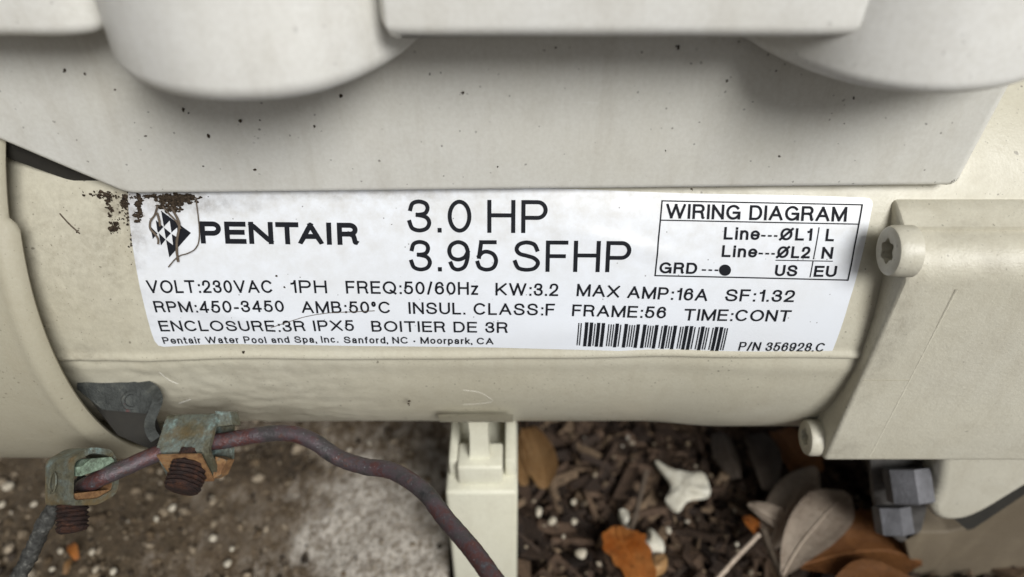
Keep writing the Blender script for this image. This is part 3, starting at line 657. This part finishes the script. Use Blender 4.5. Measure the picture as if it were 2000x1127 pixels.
G = {
 'A': (.9, [[(0, 0), (.5, 1)], [(.5, 1), (1, 0)], [(.2, .33), (.8, .33)]]),
 'B': (.74, [[(0, 0), (0, 1)], [(0, 1), (.55, 1)]+arc(.58, .765, .33, .235, 90, -90, 12)+[(0, .53)], [(0, .53), (.6, .53)]+arc(.62, .265, .38, .265, 90, -90, 12)+[(0, 0)]]),
 'C': (.9, [arc(.52, .5, .52, .5, 42, 318, 30)]),
 'D': (.82, [[(0, 0), (0, 1)], [(0, 1), (.45, 1)]+arc(.5, .5, .5, .5, 90, -90, 20)+[(.45, 0), (0, 0)]]),
 'E': (.71, [[(0, 0), (0, 1)], [(0, 1), (1, 1)], [(0, .53), (.92, .53)], [(0, 0), (1, 0)]]),
 'F': (.66, [[(0, 0), (0, 1)], [(0, 1), (1, 1)], [(0, .51), (.88, .51)]]),
 'G': (.93, [arc(.5, .5, .5, .5, 42, 325, 30), [(.55, .47), (1, .47)], [(1, .47), (1, .02)]]),
 'H': (.79, [[(0, 0), (0, 1)], [(1, 0), (1, 1)], [(0, .54), (1, .54)]]),
 'I': (0, [[(.5, 0), (.5, 1)]]),
 'K': (.84, [[(0, 0), (0, 1)], [(.98, 1), (0, .3)], [(.33, .55), (1, 0)]]),
 'L': (.63, [[(0, 0), (0, 1)], [(0, 0), (1, 0)]]),
 'M': (.98, [[(0, 0), (0, 1)], [(1, 0), (1, 1)], [(.02, 1), (.5, .03)], [(.98, 1), (.5, .03)]]),
 'N': (.79, [[(0, 0), (0, 1)], [(1, 0), (1, 1)], [(.02, 1), (.98, 0)]]),
 'O': (.98, [ell(.5, .5, .5, .5)]), 'Q': (.98, [ell(.5, .5, .5, .5), [(.6, .24), (1, -.03)]]),
 'Ø': (1.0, [ell(.5, .5, .42, .5), [(.0, -.02), (1, 1.02)]]),
 'P': (.74, [[(0, 0), (0, 1)], [(0, 1), (.6, 1)]+arc(.64, .73, .36, .27, 90, -90, 14)+[(0, .46)]]),
 'R': (.80, [[(0, 0), (0, 1)], [(0, 1), (.6, 1)]+arc(.62, .745, .33, .255, 90, -90, 14)+[(0, .49)], sp((.6, .49), (.80, .42), (.88, .25), (.92, .05), (.98, 0))]),
 'S': (.80, [sp((.95, .74), (.82, .93), (.48, 1), (.16, .92), (.06, .74), (.2, .59), (.5, .52), (.83, .43), (1, .26), (.85, .06), (.5, 0), (.14, .07), (0, .29))]),
 'T': (.80, [[(.5, 0), (.5, 1)], [(0, 1), (1, 1)]]),
 'U': (.78, [[(0, 1), (0, .36)]+arc(.5, .34, .5, .34, 180, 360, 18)[1:-1]+[(1, .36), (1, 1)]]),
 'V': (.88, [[(0, 1), (.5, 0)], [(.5, 0), (1, 1)]]),
 'W': (1.28, [[(0, 1), (.25, 0)], [(.25, 0), (.5, 1)], [(.5, 1), (.75, 0)], [(.75, 0), (1, 1)]]),
 'X': (.88, [[(0, 1), (1, 0)], [(0, 0), (1, 1)]]),
 'Z': (.78, [[(0, 1), (1, 1)], [(1, 1), (0, 0)], [(0, 0), (1, 0)]]),
 '0': (.67, [ell(.5, .5, .5, .5)]), '1': (.34, [[(1, 0), (1, 1)], sp((0, .76), (.5, .79), (.85, .9), (.95, 1))]),
 '2': (.66, [sp((.02, .68), (.14, .92), (.5, 1), (.87, .92), (.98, .71), (.83, .48), (.4, .25), (.12, .10), (.03, .0)), [(0, 0), (1, 0)]]),
 '3': (.67, [sp((.05, .74), (.16, .93), (.48, 1), (.82, .93), (.92, .76), (.78, .59), (.42, .54)), sp((.42, .54), (.84, .46), (1, .27), (.85, .07), (.48, 0), (.13, .08), (0, .29))]),
 '4': (.70, [[(.74, 0), (.74, 1)], [(.72, 1), (.0, .27)], [(0, .25), (1, .25)]]),
 '5': (.67, [[(.2, 1), (.92, 1)], [(.2, 1), (.08, .47)], sp((.08, .50), (.25, .62), (.52, .66), (.86, .56), (1, .33), (.85, .08), (.48, 0), (.12, .08), (0, .26))]),
 '6': (.67, [six]), '9': (.67, [[(1-a, 1-b) for a, b in six]]),
 '8': (.67, [ell(.5, .765, .42, .235), ell(.5, .265, .5, .265)]),
 ':': (0, [[(.5, 0), (.5, .02)], [(.5, .62), (.5, .64)]]), '.': (0, [[(.5, 0), (.5, .02)]]), ',': (.05, [[(.5, .02), (.3, -.14)]]),
 '-': (.36, [[(0, .34), (1, .34)]]), '/': (.40, [[(0, -.02), (1, 1.02)]]), '°': (.34, [ell(.5, .82, .5, .18)]),
 '•': (.26, ['dot']),
 'a': (.58, [sp((.06, .5), (.2, .68), (.5, .72), (.86, .62), (.9, .45)), [(.9, .45), (.9, 0)], sp((.9, .42), (.3, .37), (0, .2), (.15, .02), (.45, 0), (.9, .18))]),
 'd': (.60, [[(1, 0), (1, 1)], ell(.5, .36, .5, .36)]), 'e': (.62, [sp((.0, .37), (1, .37), (.9, .6), (.5, .72), (.1, .6), (0, .35), (.1, .1), (.5, 0), (.85, .07), (.97, .2))]),
 'f': (.36, [sp((1, 1), (.6, .97), (.42, .8), (.42, .5), (.42, 0)), [(0, .7), (1, .7)]]), 'i': (0, [[(.5, 0), (.5, .7)], [(.5, .97), (.5, .99)]]),
 'k': (.56, [[(0, 0), (0, 1)], [(.95, .7), (0, .22)], [(.35, .40), (1, 0)]]), 'l': (.16, [[(0, 1), (0, .12)], [(0, .12), (.3, 0)], [(.3, 0), (1, 0)]]),
 'n': (.58, [[(0, 0), (0, .7)], sp((0, .42), (.2, .66), (.55, .72), (.9, .62), (1, .42), (1, .2), (1, 0))]), 'c': (.56, [arc(.52, .36, .52, .36, 45, 315, 20)]),
 'o': (.62, [ell(.5, .36, .5, .36)]), 'p': (.60, [[(0, -.28), (0, .7)], ell(.5, .36, .5, .36)]), 'r': (.34, [[(0, 0), (0, .7)], sp((0, .42), (.3, .64), (1, .69))]),
 't': (.38, [[(.4, .95), (.4, .14)], [(.4, .14), (.55, 0)], [(.55, 0), (1, 0)], [(0, .7), (1, .7)]]), 'z': (.5, [[(0, .7), (1, .7)], [(1, .7), (0, 0)], [(0, 0), (1, 0)]]),
}
def word(txt, xl, yl, xr, yr, cap, st, gap=.17, space=.60, parts=None, shear=0.0):
    (x0, t0), (x1, t1) = lab(xl, yl), lab(xr, yr)
    H = lab(xl, yl-cap)[1]-t0; sw = st/FPX*.192                 # stroke in metres
    tot = 0; pos = []
    for ch in txt:
        if ch == ' ': tot += space-gap; continue
        wd = G[ch][0]; wd = wd+.0 if wd else sw/H
        if ch in '1:' and tot: tot += .07
        pos.append((ch, tot, wd)); tot += wd+gap
    tot -= gap; wid = math.hypot(x1-x0, t1-t0); kx = wid/(tot*H)
    base = Vector((x0, t0)); du = Vector((x1-x0, t1-t0)).normalized(); dv = Vector((-du.y+shear, du.x))
    V, F = [], []
    hw = sw/2
    for ch, p, wd in pos:
        gx = p*H*kx; gw = wd*H*kx
        for s_ in G[ch][1]:
            closed = False
            if s_ == 'dot':
                pts = [Vector((gx+gw/2+gw*.5*math.cos(a), H*.36+gw*.5*math.sin(a))) for a in [k*math.pi/8 for k in range(16)]]
                b = len(V); V += pts; F.append(tuple(b+i for i in range(16))); continue
            if s_[0] == 'o': closed = True; s_ = s_[1]
            if G[ch][0] == 0: pp = [Vector((gx+gw/2, hw+y*(H-2*hw))) for x, y in s_]
            else: pp = [Vector((gx+hw+x*(gw-2*hw), hw+y*(H-2*hw))) for x, y in s_]
            lo = -9 if ch in 'Qp,Ø/' else 0; hi = 9 if ch in 'Ø/' else H
            vs, fs = ribbon(pp, hw, closed, lo, hi); b = len(V); V += vs; F += [tuple(b+i for i in q) for q in fs]
    out = []
    for q in V:
        w_ = base+du*q.x+dv*q.y; out.append((w_.x, w_.y))
    return out, F
def print_on(name, items, label=None):
    V, F = [], []
    for v, f in items: b = len(V); V += v; F += [tuple(b+i for i in q) for q in f]
    o = mesh(name, [surf(x, t, INK+.0001) for x, t in V], F, M['ink'], sticker, 0)
    if label: o['label'] = label
    return o
def stroke(px, st, closed=False):
    v, f = ribbon([Vector(lab(*p)) for p in px], st/2/FPX*.192, closed); return [tuple(q) for q in v], f
B1 = dict(gap=.20)
print_on('brand_word', [word(ch, a, 475+3*(a-394)/308, b, 475+3*(b-394)/308, 43, 9.6) for ch, a, b in (('P', 394, 434.8), ('E', 441.5, 483), ('N', 488.3, 535.8), ('T', 540.8, 585.6), ('A', 584.7, 632.4), ('I', 639.4, 649.6), ('R', 660.3, 702))], 'bold capitals of the maker at the left')
print_on('printed_text', [word('3.0 HP', 797, 453.5, 1069, 455, 64, 7.8, space=.45)], 'largest figures, upper row')
print_on('printed_text', [word('3.95 SFHP', 801, 529, 1230, 531, 61, 7.8, space=.45)], 'largest figures, lower row')
L3 = 4.1
print_on('printed_text', [word('VOLT:230VAC', 291, 571, 535, 571, 25, L3), word('1PH', 570, 571, 640, 572, 25, L3), word('FREQ:50/60Hz', 677, 572.5, 934, 575, 25, L3),
    word('KW:3.2', 968, 576, 1090, 577.5, 24.5, L3), word('MAX AMP:16A', 1126, 577.5, 1380, 587, 24, L3), word('SF:1.32', 1415, 587, 1549, 589, 23.5, L3)])
print_on('printed_text', [word('RPM:450-3450', 305, 609, 557, 608, 22.5, L3), word('AMB:50°C', 591, 610, 764, 611, 23, L3), word('INSUL. CLASS:F', 799, 612, 1083, 615, 23, L3),
    word('FRAME:56', 1117, 616, 1299, 620, 22.5, L3), word('TIME:CONT', 1334, 624, 1541, 627, 22.5, L3)])
print_on('printed_text', [word('ENCLOSURE:3R IPX5', 315, 646, 693, 645, 21, L3), word('BOITIER DE 3R', 727, 646.5, 992, 648.5, 21, L3)])
print_on('printed_text', [word('Pentair Water Pool and Spa, Inc.', 321, 670, 662, 667.5, 13, 3.0), word('Sanford, NC • Moorpark, CA', 673, 668.5, 964, 671, 13, 3.0)], 'smallest bold line at the bottom')
print_on('printed_text', [word('P/N 356928.C', 1441, 683, 1607, 685.5, 17, 3.2)])
L5 = 4.4
print_on('wiring_diagram', [stroke([(1292.8, 392.3), (1683.4, 400)], 2.4), stroke([(1683.4, 400), (1668, 480), (1654.9, 546)], 2.4), stroke([(1654.9, 546), (1279.2, 537.4)], 2.6), stroke([(1279.2, 537.4), (1285.5, 470), (1292.8, 392.3)], 2.4),
    stroke([(1290, 429.8), (1677, 437.6)], 2.2), word('WIRING DIAGRAM', 1300, 426.5, 1652, 433, 29, 4.7, gap=.15),
    word('Line', 1413, 467.5, 1482, 468.5, 24.5, L5), stroke([(1488, 460), (1492.8, 460.2)], 3.4), stroke([(1501, 460.3), (1504.8, 460.4)], 3.4), stroke([(1513, 460.5), (1515.8, 460.6)], 3.4), word('ØL1', 1521, 468.8, 1584, 469.8, 24, L5), stroke([(1599, 444.4), (1594, 474), (1588, 505)], 1.6), word('L', 1611, 470.5, 1627, 471, 24, L5),
    word('Line', 1409, 501.5, 1477, 502.5, 23, L5), stroke([(1483, 494.5), (1487.8, 494.8)], 3.4), stroke([(1496, 494.9), (1499.8, 495)], 3.4), stroke([(1508, 495.1), (1510.8, 495.2)], 3.4), word('ØL2', 1515, 503.2, 1580, 504, 23, L5), word('N', 1603, 504.6, 1624, 505, 23, L5),
    stroke([(1515.4, 507.6), (1624.5, 509.4)], 1.8), stroke([(1587, 510.5), (1581.4, 540)], 1.6), word('US', 1512, 538.5, 1555, 539, 22, L5), word('EU', 1588, 539.6, 1631, 540, 21.5, L5),
    word('GRD', 1287, 533, 1360, 534.5, 22, L5), stroke([(1372, 526.5), (1376.8, 526.7)], 3.2), stroke([(1385, 526.8), (1388.8, 527)], 3.2), stroke([(1397, 527.1), (1400.8, 527.2)], 3.2),
    ([lab(1415.6+11.6*math.cos(a), 527+11*math.sin(a)) for a in [k*math.pi/12 for k in range(24)]], [tuple(range(24))])], 'boxed wiring diagram at the right')
bars = '1 0 1 00 3 0 3 0 1 0 3 0 3 00 1 0 1 0 1 0 3 0 1 00 3 0 1 0 1 0 1 0 3 00 3 0 1 0 1 0 1 0 3 00 1 0 3 0 1 0 1 0 3 00 1 0 1 0 3 0 3 0 1 00 1 0 3 0 1 0 1 00 1 0 3 0 3 0 1 0 1'
sizes = [('g', {'0': 1.35, '00': 3.3}[s_]) if s_ in ('0', '00') else ('b', {'1': 1.15, '3': 3.6}[s_]) for s_ in bars.split()]
tot = sum(s_[1] for s_ in sizes); k = 0; its = []
for ty, sz in sizes:
    if ty == 'b':
        u0 = (k+sz/2)/tot
        its.append(stroke([(1129.5+292*u0, 629.5+10.5*u0), (1126+286.5*u0, 671.5+10.5*u0)], sz/tot*290*.99))
    k += sz
print_on('barcode', its, 'barcode near the lower right corner')
zz = lambda l: [lab(200+a/6.63, 370+b/6.63) for a, b in l]
logo = []
for pl in ([(768, 275), (1155, 560), (877, 875), (834, 648), (925, 717), (908, 574), (992, 628), (975, 490), (903, 556), (880, 400), (805, 479), (790, 400)], [(806, 491), (897, 565), (832, 637)], [(700, 395), (800, 483), (735, 555), (722, 540)], [(632, 478), (722, 568), (662, 640)], [(740, 562), (828, 645), (768, 722)]):
    p3 = [Vector((*q, 0)) for q in zz(pl)]
    logo.append(([(p.x, p.y) for p in p3], [tuple(t_) for t_ in tessellate_polygon([p3])]))
bm = bmesh.new()
for v_, f_ in logo:
    V = [bm.verts.new((a, b, 0)) for a, b in v_]
    for t_ in f_:
        try: bm.faces.new([V[i] for i in t_])
        except ValueError: pass
cuts(1, .02, .06, .0012); cuts(0, -.12, -.08, .002)
for v_ in bm.verts: v_.co = surf(v_.co.x, v_.co.y, INK+.0001)
bmobj('diamond_logo', bm, M['ink'], sticker, 0)['label'] = 'black diamond of triangles left of the brand word'

# ------------------------------------------------------------------ dirt and roots at the label's top left corner
def on_label(px, py, h=.0008):
    x, t = lab(px, py); return cyl(x, t/RM, RM+h)
def crumbs(name, label, cat, spots, parent=None, kind='stuff', on=on_label):
    bm = bmesh.new()
    for px, py, sx_, sy_, n, s in spots:
        for _ in range(n if n < 15 else int(n*1.15)):
            a, b = random.gauss(px, sx_), random.gauss(py, sy_); r = random.uniform(.25, 1)**1.6*s/1400*(.13 if n < 15 else .17)
            c = on(a, b, random.uniform(.1, .9)*r)
            q = bmesh.ops.create_icosphere(bm, subdivisions=1, radius=r)
            sc = Vector((U(.4, 1.8), U(.3, .9), U(.4, 1.8)))
            for v in q['verts']:
                v.co = Vector((v.co.x*sc.x, v.co.y*sc.y, v.co.z*sc.z))*U(.6, 1.35)+c
    o = bmobj(name, bm, M['dirt'], parent, 0); return tag(o, label, cat if not parent else None, kind=kind)
def edge(px, py, h=0): return on_label(px, py, .0015+h)
crumbs('soil_debris', 'crumbly black soil and root bits caught under the cover above the logo', 'soil debris',
       [(340, 388, 16, 4, 150, 6), (370, 388, 9, 3, 50, 5), (320, 398, 6, 7, 70, 5), (345, 403, 6, 6, 70, 5), (330, 408, 3, 6, 30, 4),
        (272, 395, 3, 8, 60, 5), (273, 420, 4, 7, 60, 5), (212, 392, 3, 8, 34, 4), (217, 415, 2, 7, 26, 3.5), (226, 441, 4, 6, 60, 4), (222, 447, 3, 4, 30, 4),
        (245, 393, 3, 8, 40, 4), (250, 425, 1, 18, 30, 2.5), (257, 465, 1, 16, 24, 2), (300, 385, 40, 2, 130, 4), (205, 380, 14, 3, 60, 4), (240, 410, 10, 14, 40, 2)])
def root(label, px, r, h=.0012): twig('dry_root', label, 'root', [on_label(a, b, h) for a, b in px], r, M['twig'])
root('straight dark root stub crossing the logo downward', [(338, 405), (350, 425), (354, 440), (350, 465), (349, 485), (352, 509)], .00032)
root('looped root curling round the left of the logo', [(312, 402), (307, 418), (298, 432), (298, 446), (306, 455), (313, 465), (313, 475)], .00027)
root('long thin root running down beside the first brand letter', [(386, 385), (390, 415), (393, 445), (392, 470), (384, 485), (370, 493), (356, 497), (345, 505), (333, 519)], .00016)
root('short root crossing the top of the logo', [(322, 403), (335, 418), (347, 430), (353, 440), (357, 446)], .00022)
root('thick short root stub on the upper left of the logo', [(311, 415), (315, 428), (317, 441)], .0003)
root('thin curved hair crossing the bottom text rows of the label', [(530, 638), (560, 628), (600, 616), (645, 609), (690, 607), (733, 605)], .00009, .0006)
root('fine short hair on the upper shell left of the label', [(118, 417), (135, 436), (148, 448), (157, 456)], .00018, .0003)
# specks on the cover and shells
def on_cover(px, py, h=0): p = ony(px, py, YF); p.y -= h; return p
spk = [(124, 137, 2, 2, 5, 4), (167, 143, 1, 1, 3, 3), (225, 175, .6, .8, 2, 3), (358, 214, .6, .6, 1, 4), (368, 220, .5, 1.2, 2, 4), (431, 230, .4, .4, 1, 3), (470, 235, 1.4, 1, 3, 5), (507, 235, .5, .5, 1, 4), (408, 265, .8, .8, 2, 4.5), (284, 265, .6, .6, 1, 5), (263, 240, .4, .4, 1, 3), (615, 246, .5, .5, 1, 4), (628, 256, .5, .5, 1, 3), (666, 188, .8, 1.2, 3, 5), (498, 266, .4, .4, 1, 3), (517, 263, .4, .4, 1, 3), (547, 272, .4, .4, 1, 3), (397, 324, .6, .8, 2, 4), (499, 332, 1, 1, 2, 3.4), (272, 273, .4, .4, 1, 3), (904, 180, 1, .8, 2, 4), (840, 188, 1, .6, 2, 3.4), (898, 184, .5, .5, 1, 3), (1323, 90, 1.2, 2, 4, 5), (1062, 99, 1.5, .6, 2, 4), (1085, 92, .8, .4, 2, 3.4), (839, 144, .4, .3, 1, 3), (861, 143, .8, .4, 2, 3),
       (1248, 196, .6, .4, 1, 4), (1132, 331, .4, .4, 1, 4), (972, 326, .3, .3, 1, 3), (1515, 138, .5, .5, 1, 4.5), (1420, 157, .5, .5, 1, 4), (1427, 150, .4, .4, 1, 3.5), (1624, 221, .4, .4, 1, 4), (1649, 241, .4, .4, 1, 4), (1637, 281, .4, .4, 1, 3.6), (1660, 291, .4, .4, 1, 3.4), (1730, 231, .4, .4, 1, 3.4), (1522, 305, .5, .5, 1, 3), (1798, 318, .4, .4, 1, 3.4), (1836, 317, .4, .4, 1, 3), (795, 360, .4, .4, 1, 3), (1650, 205, 1, .6, 2, 3), (1668, 191, 1, .6, 2, 4), (1114, 353, .4, .4, 1, 3), (1300, 294, .4, .4, 1, 3), (1350, 371, .8, 2, 3, 3.5)]
crumbs('dirt_speck', None, None, spk, cover, 'stuff', on_cover)
crumbs('dirt_speck', None, None, [(765, 437, 1.5, 2.5, 6, 4), (799, 789, .8, 3, 8, 4), (477, 685, .8, .8, 3, 5), (532, 531, .4, .4, 1, 3), (540, 539, .4, .4, 1, 3), (548, 547, .4, .4, 1, 3.5), (556, 560, .6, .6, 2, 3), (565, 573, .6, .6, 2, 3), (277, 696, 1, 1, 3, 3), (516, 489, .4, .4, 1, 3), (125, 405, .4, .4, 1, 4), (148, 440, 4, 4, 2, 2), (152, 450, 2, 2.5, 5, 3), (145, 648, .5, .5, 1, 4)], pump, 'stuff')

def scratch(px, r=.00006):
    P = catmull([cyl(*(lambda q: (q[0], q[1]/RM))(lab(a, b, RM-.0020)), RM-.0020) for a, b in px], 6)
    mesh('scratch', *tube(P, r, 5), M['lid'], pump)
scratch([(905, 762), (935, 766), (956, 777), (961, 784), (940, 788), (905, 790)]); scratch([(495, 702), (485, 722), (470, 733)])
scratch([(310, 726), (330, 742), (348, 750)], .00009); scratch([(350, 788), (372, 780)], .00012)

# ------------------------------------------------------------------ bonding lugs, bracket and wire
def frame(c, e1, tilt=0):
    e1 = e1.normalized(); e3 = (c-CAM).normalized(); e3 = (e3-e1*e3.dot(e1)).normalized(); e2 = e1.cross(e3)
    if e2.dot(DN) < 0: e2 = -e2
    if tilt:
        q = Matrix.Rotation(tilt, 3, e1); e2, e3 = q@e2, q@e3
    return e1, e2, e3
def tube_section(c, F, sec, L0, L1, th, bev=.0005):
    e1, e2, e3 = F; n = len(sec); cx = sum(p[0] for p in sec)/n; cy = sum(p[1] for p in sec)/n
    outer = [Vector(p) for p in rnd(sec, .0016, 3)]
    inner = [Vector((cx, cy))+(p-Vector((cx, cy)))*(1-th/((p-Vector((cx, cy))).length)) for p in outer]
    m_ = len(outer)
    def ring(P, s): return [c+e1*s+e2*p.x+e3*p.y for p in P]
    rings = [ring(inner, L0), ring(outer, L0), ring(outer, L0+(L1-L0)*.5), ring(outer, L1), ring(inner, L1), ring(inner, L0+(L1-L0)*.5), ring(inner, L0)]
    return loft(rings, True, False, False)
def screw(c, d, r, L, mat, parent, name='screw'):
    prof = [(-.002, r*.9)]; h = 0.0; k = 0
    while h < L:
        rr = r*(1.0 if k % 2 else .86)*(1-.05*random.random()); prof.append((h, rr)); h += .00058; k += 1
    prof += [(L, r*.85), (L+.0006, r*.6), (L+.0007, r*.05)]
    v, f = lathe(c, d, prof, 40)
    v = [p+(p-c).normalized()*.00035*noise.noise(p*900)+Vector((0, 0, .0003*noise.noise(p*400))) for p in v]
    return mesh(name, v, f, mat, parent, 40)
# large lug
c1 = pt(362, 862, .205)
lug = empty('bonding_lug', c1, 'large square grey bonding lug with a fat rusty screw, nearest the motor', 'bonding lug')
F1 = frame(c1, Vector((1, -.10, .16)), 0)
sec = [(-.0080, .0030), (.0030, -.0012), (.0105, .0055), (.0060, .0125), (-.0070, .0118)]
lb = mesh('lug_body', *tube_section(c1, F1, sec, -.0086, .0080, .0014), M['zinc'], lug, 35)
e1, e2, e3 = F1
ap = c1+e2*.0072+e3*.0010
plate = loft([[ap+e1*a*.0068+e2*b*.0038+e3*b*.0034+(e2*.66-e3*.75)*h for a, b in ((-1, -1), (1, -1), (1.05, 1), (-.8, 1))] for h in (.0000, .0006)])
mesh('rust_crust', *plate, M['rustzinc'], lug, 30)
screw(c1+e2*.0055+e3*.0022+e1*.0012, e2*.93-e3*.45+e1*-.04, .0053, .0085, M['rust'], lug)
tb = loft([[c1+e1*(.0080+a)+e2*(-.0084+b)+e3*h for a, b in ((-.0012, 0), (.0034, .0002), (.0046, .0040), (-.0002, .0044))] for h in (.0032, .0075)])
mesh('lug_tab', *tb, M['zinc'], lug, 25)
tb = loft([[c1+e1*(.0076+a)+e2*(.0045+b)+e3*h for a, b in ((-.0004, 0), (.0032, .001), (.0014, .0052), (-.0008, .0062))] for h in (.0040, .0080)])
mesh('lug_tab', *tb, M['rustzinc'], lug, 25)
# bracket that carries it
D1 = .214
bp = [pt(140, 722, .219), pt(200, 738, .219), pt(262, 747, .218), pt(293, 755, .2165), pt(308, 776, .214), pt(302, 800, .212), pt(293, 822, .210), pt(294, 842, .208), pt(304, 858, .207)]
pa = catmull(bp, 8); rg = []
for i, p in enumerate(pa):
    t = (pa[min(i+1, len(pa)-1)]-pa[max(i-1, 0)]).normalized(); vw = (p-CAM).normalized(); s_ = t.cross(vw).normalized()
    hw = .0014; dp = .009
    rg.append([p+s_*hw, p-s_*hw, p-s_*hw+vw*dp, p+s_*hw+vw*dp])
mesh('bracket_strap', *loft(rg), M['dark'], lug, 40)
def plate_px(name, px, d0, d1, mat, parent, th=.002):
    V = [pt(a, b, d0) for a, b in px]+[pt(a, b, d0+th) for a, b in px]; n = len(px)
    F = [tuple(range(n)), tuple(range(n, 2*n))[::-1]]+[(i, (i+1) % n, n+(i+1) % n, n+i) for i in range(n)]
    return mesh(name, V, F, mat, parent, 20)
plate_px('bracket_plate', [(150, 722), (285, 750), (300, 775), (292, 800), (285, 808), (200, 800), (150, 760)], .2175, 0, M['dark'], lug)
plate_px('bracket_gap_shade', [(170, 705), (200, 712), (262, 742), (300, 800), (318, 850), (300, 880), (230, 850), (160, 760)], .2235, 0, M['black'], lug, .004)  # black sheet painted in as the shadow behind bracket and flange
cb = pt(258, 782, .2173); rgn = lathe(cb, -(cb-CAM), [(-.0006, .0030), (.0004, .0028), (.0005, .0020), (-.0003, .0018)], 24)
mesh('rivet', *rgn, M['dark'], lug, 30)
# small clamp
c2 = pt(184, 926, .2)
clamp = empty('ground_clamp', c2, 'smaller brassy grey open clamp with a crumbling rusty screw, at the left', 'ground clamp')
vw = (CAM-c2).normalized(); rt = Vector((1, 0, .05)); rt = (rt-vw*rt.dot(vw)).normalized()
e1 = vw*.80+rt*.60; e3 = rt*.80-vw*.60; e2 = e1.cross(e3)
if e2.dot(DN) < 0: e2 = -e2
F2 = (e1, e2, e3)
sec = [(-.0040, -.0079), (-.0074, -.0020), (-.0068, .0044), (-.0042, .0066), (.0014, .0080), (.0056, .0078), (.0084, .0020), (.0080, -.0066)]
mesh('clamp_body', *tube_section(c2, F2, sec, -.0095, 0, .0017), M['zinc'], clamp, 35)
def slab(pts, h0, h1): return loft([[c2+e1*h+e2*b+e3*a for a, b in pts] for h in (h0, h1)])
mesh('inner_wedge', *slab([(-.0050, -.0020), (-.0020, -.0042), (.0040, -.0046), (.0052, -.0034), (.0010, -.0012), (-.0046, .0004)], -.008, .0010), M['verdigris'], clamp, 25)
mesh('rust_crust', *slab([(-.0058, .0060), (-.0050, .0050), (.0058, .0044), (.0066, .0020), (.0068, .0048), (.0020, .0066), (-.0056, .0072)], -.008, -.0008), M['rustzinc'], clamp, 25)
mesh('clamp_mark', *tube([c2-e3*.00835+e1*(-.0048+.0013*math.cos(a))+e2*(.0020+.0028*math.sin(a)) for a in [k*2*math.pi/24 for k in range(25)]], .00018, 6), M['zinc'], clamp)
screw(c2+e2*.0076+e3*-.0022+e1*-.0045, (e2*.98+e1*.12), .0042, .0072, M['rust'], clamp)
# wire
wp = [(160, 952, .207), (172, 946, .2030), (205, 930, .2015), (250, 911, .2035), (300, 889, .2065), (365, 868, .2085), (430, 862, .2085), (500, 850, .2085), (564, 846, .2075), (614, 863, .2060), (659, 893, .2045), (712, 911, .2020), (757, 917, .1990), (795, 935, .1955), (833, 965, .1910), (871, 1014, .1850), (917, 1067, .1780), (954, 1117, .1720), (1000, 1185, .1650), (1040, 1260, .16)]
mesh_w = mesh('copper_wire', *tube(catmull([pt(*p) for p in wp], 12), .00235, 20, .05), M['copper'], None, 60)
thing(tag(mesh_w, 'thick weathered copper wire arching from the clamps to the foot', 'wire'))
wp = [(165, 940, .2065), (140, 962, .2075), (112, 985, .2080), (88, 1020, .209), (68, 1065, .210), (45, 1110, .211), (15, 1170, .212), (-20, 1230, .214)]
thing(tag(mesh('ground_cable', *tube(catmull([pt(*p) for p in wp], 12), .0022, 18, .25), M['darkwire'], None, 60), 'dark crusty cable dropping from the small clamp to lower left', 'cable'))
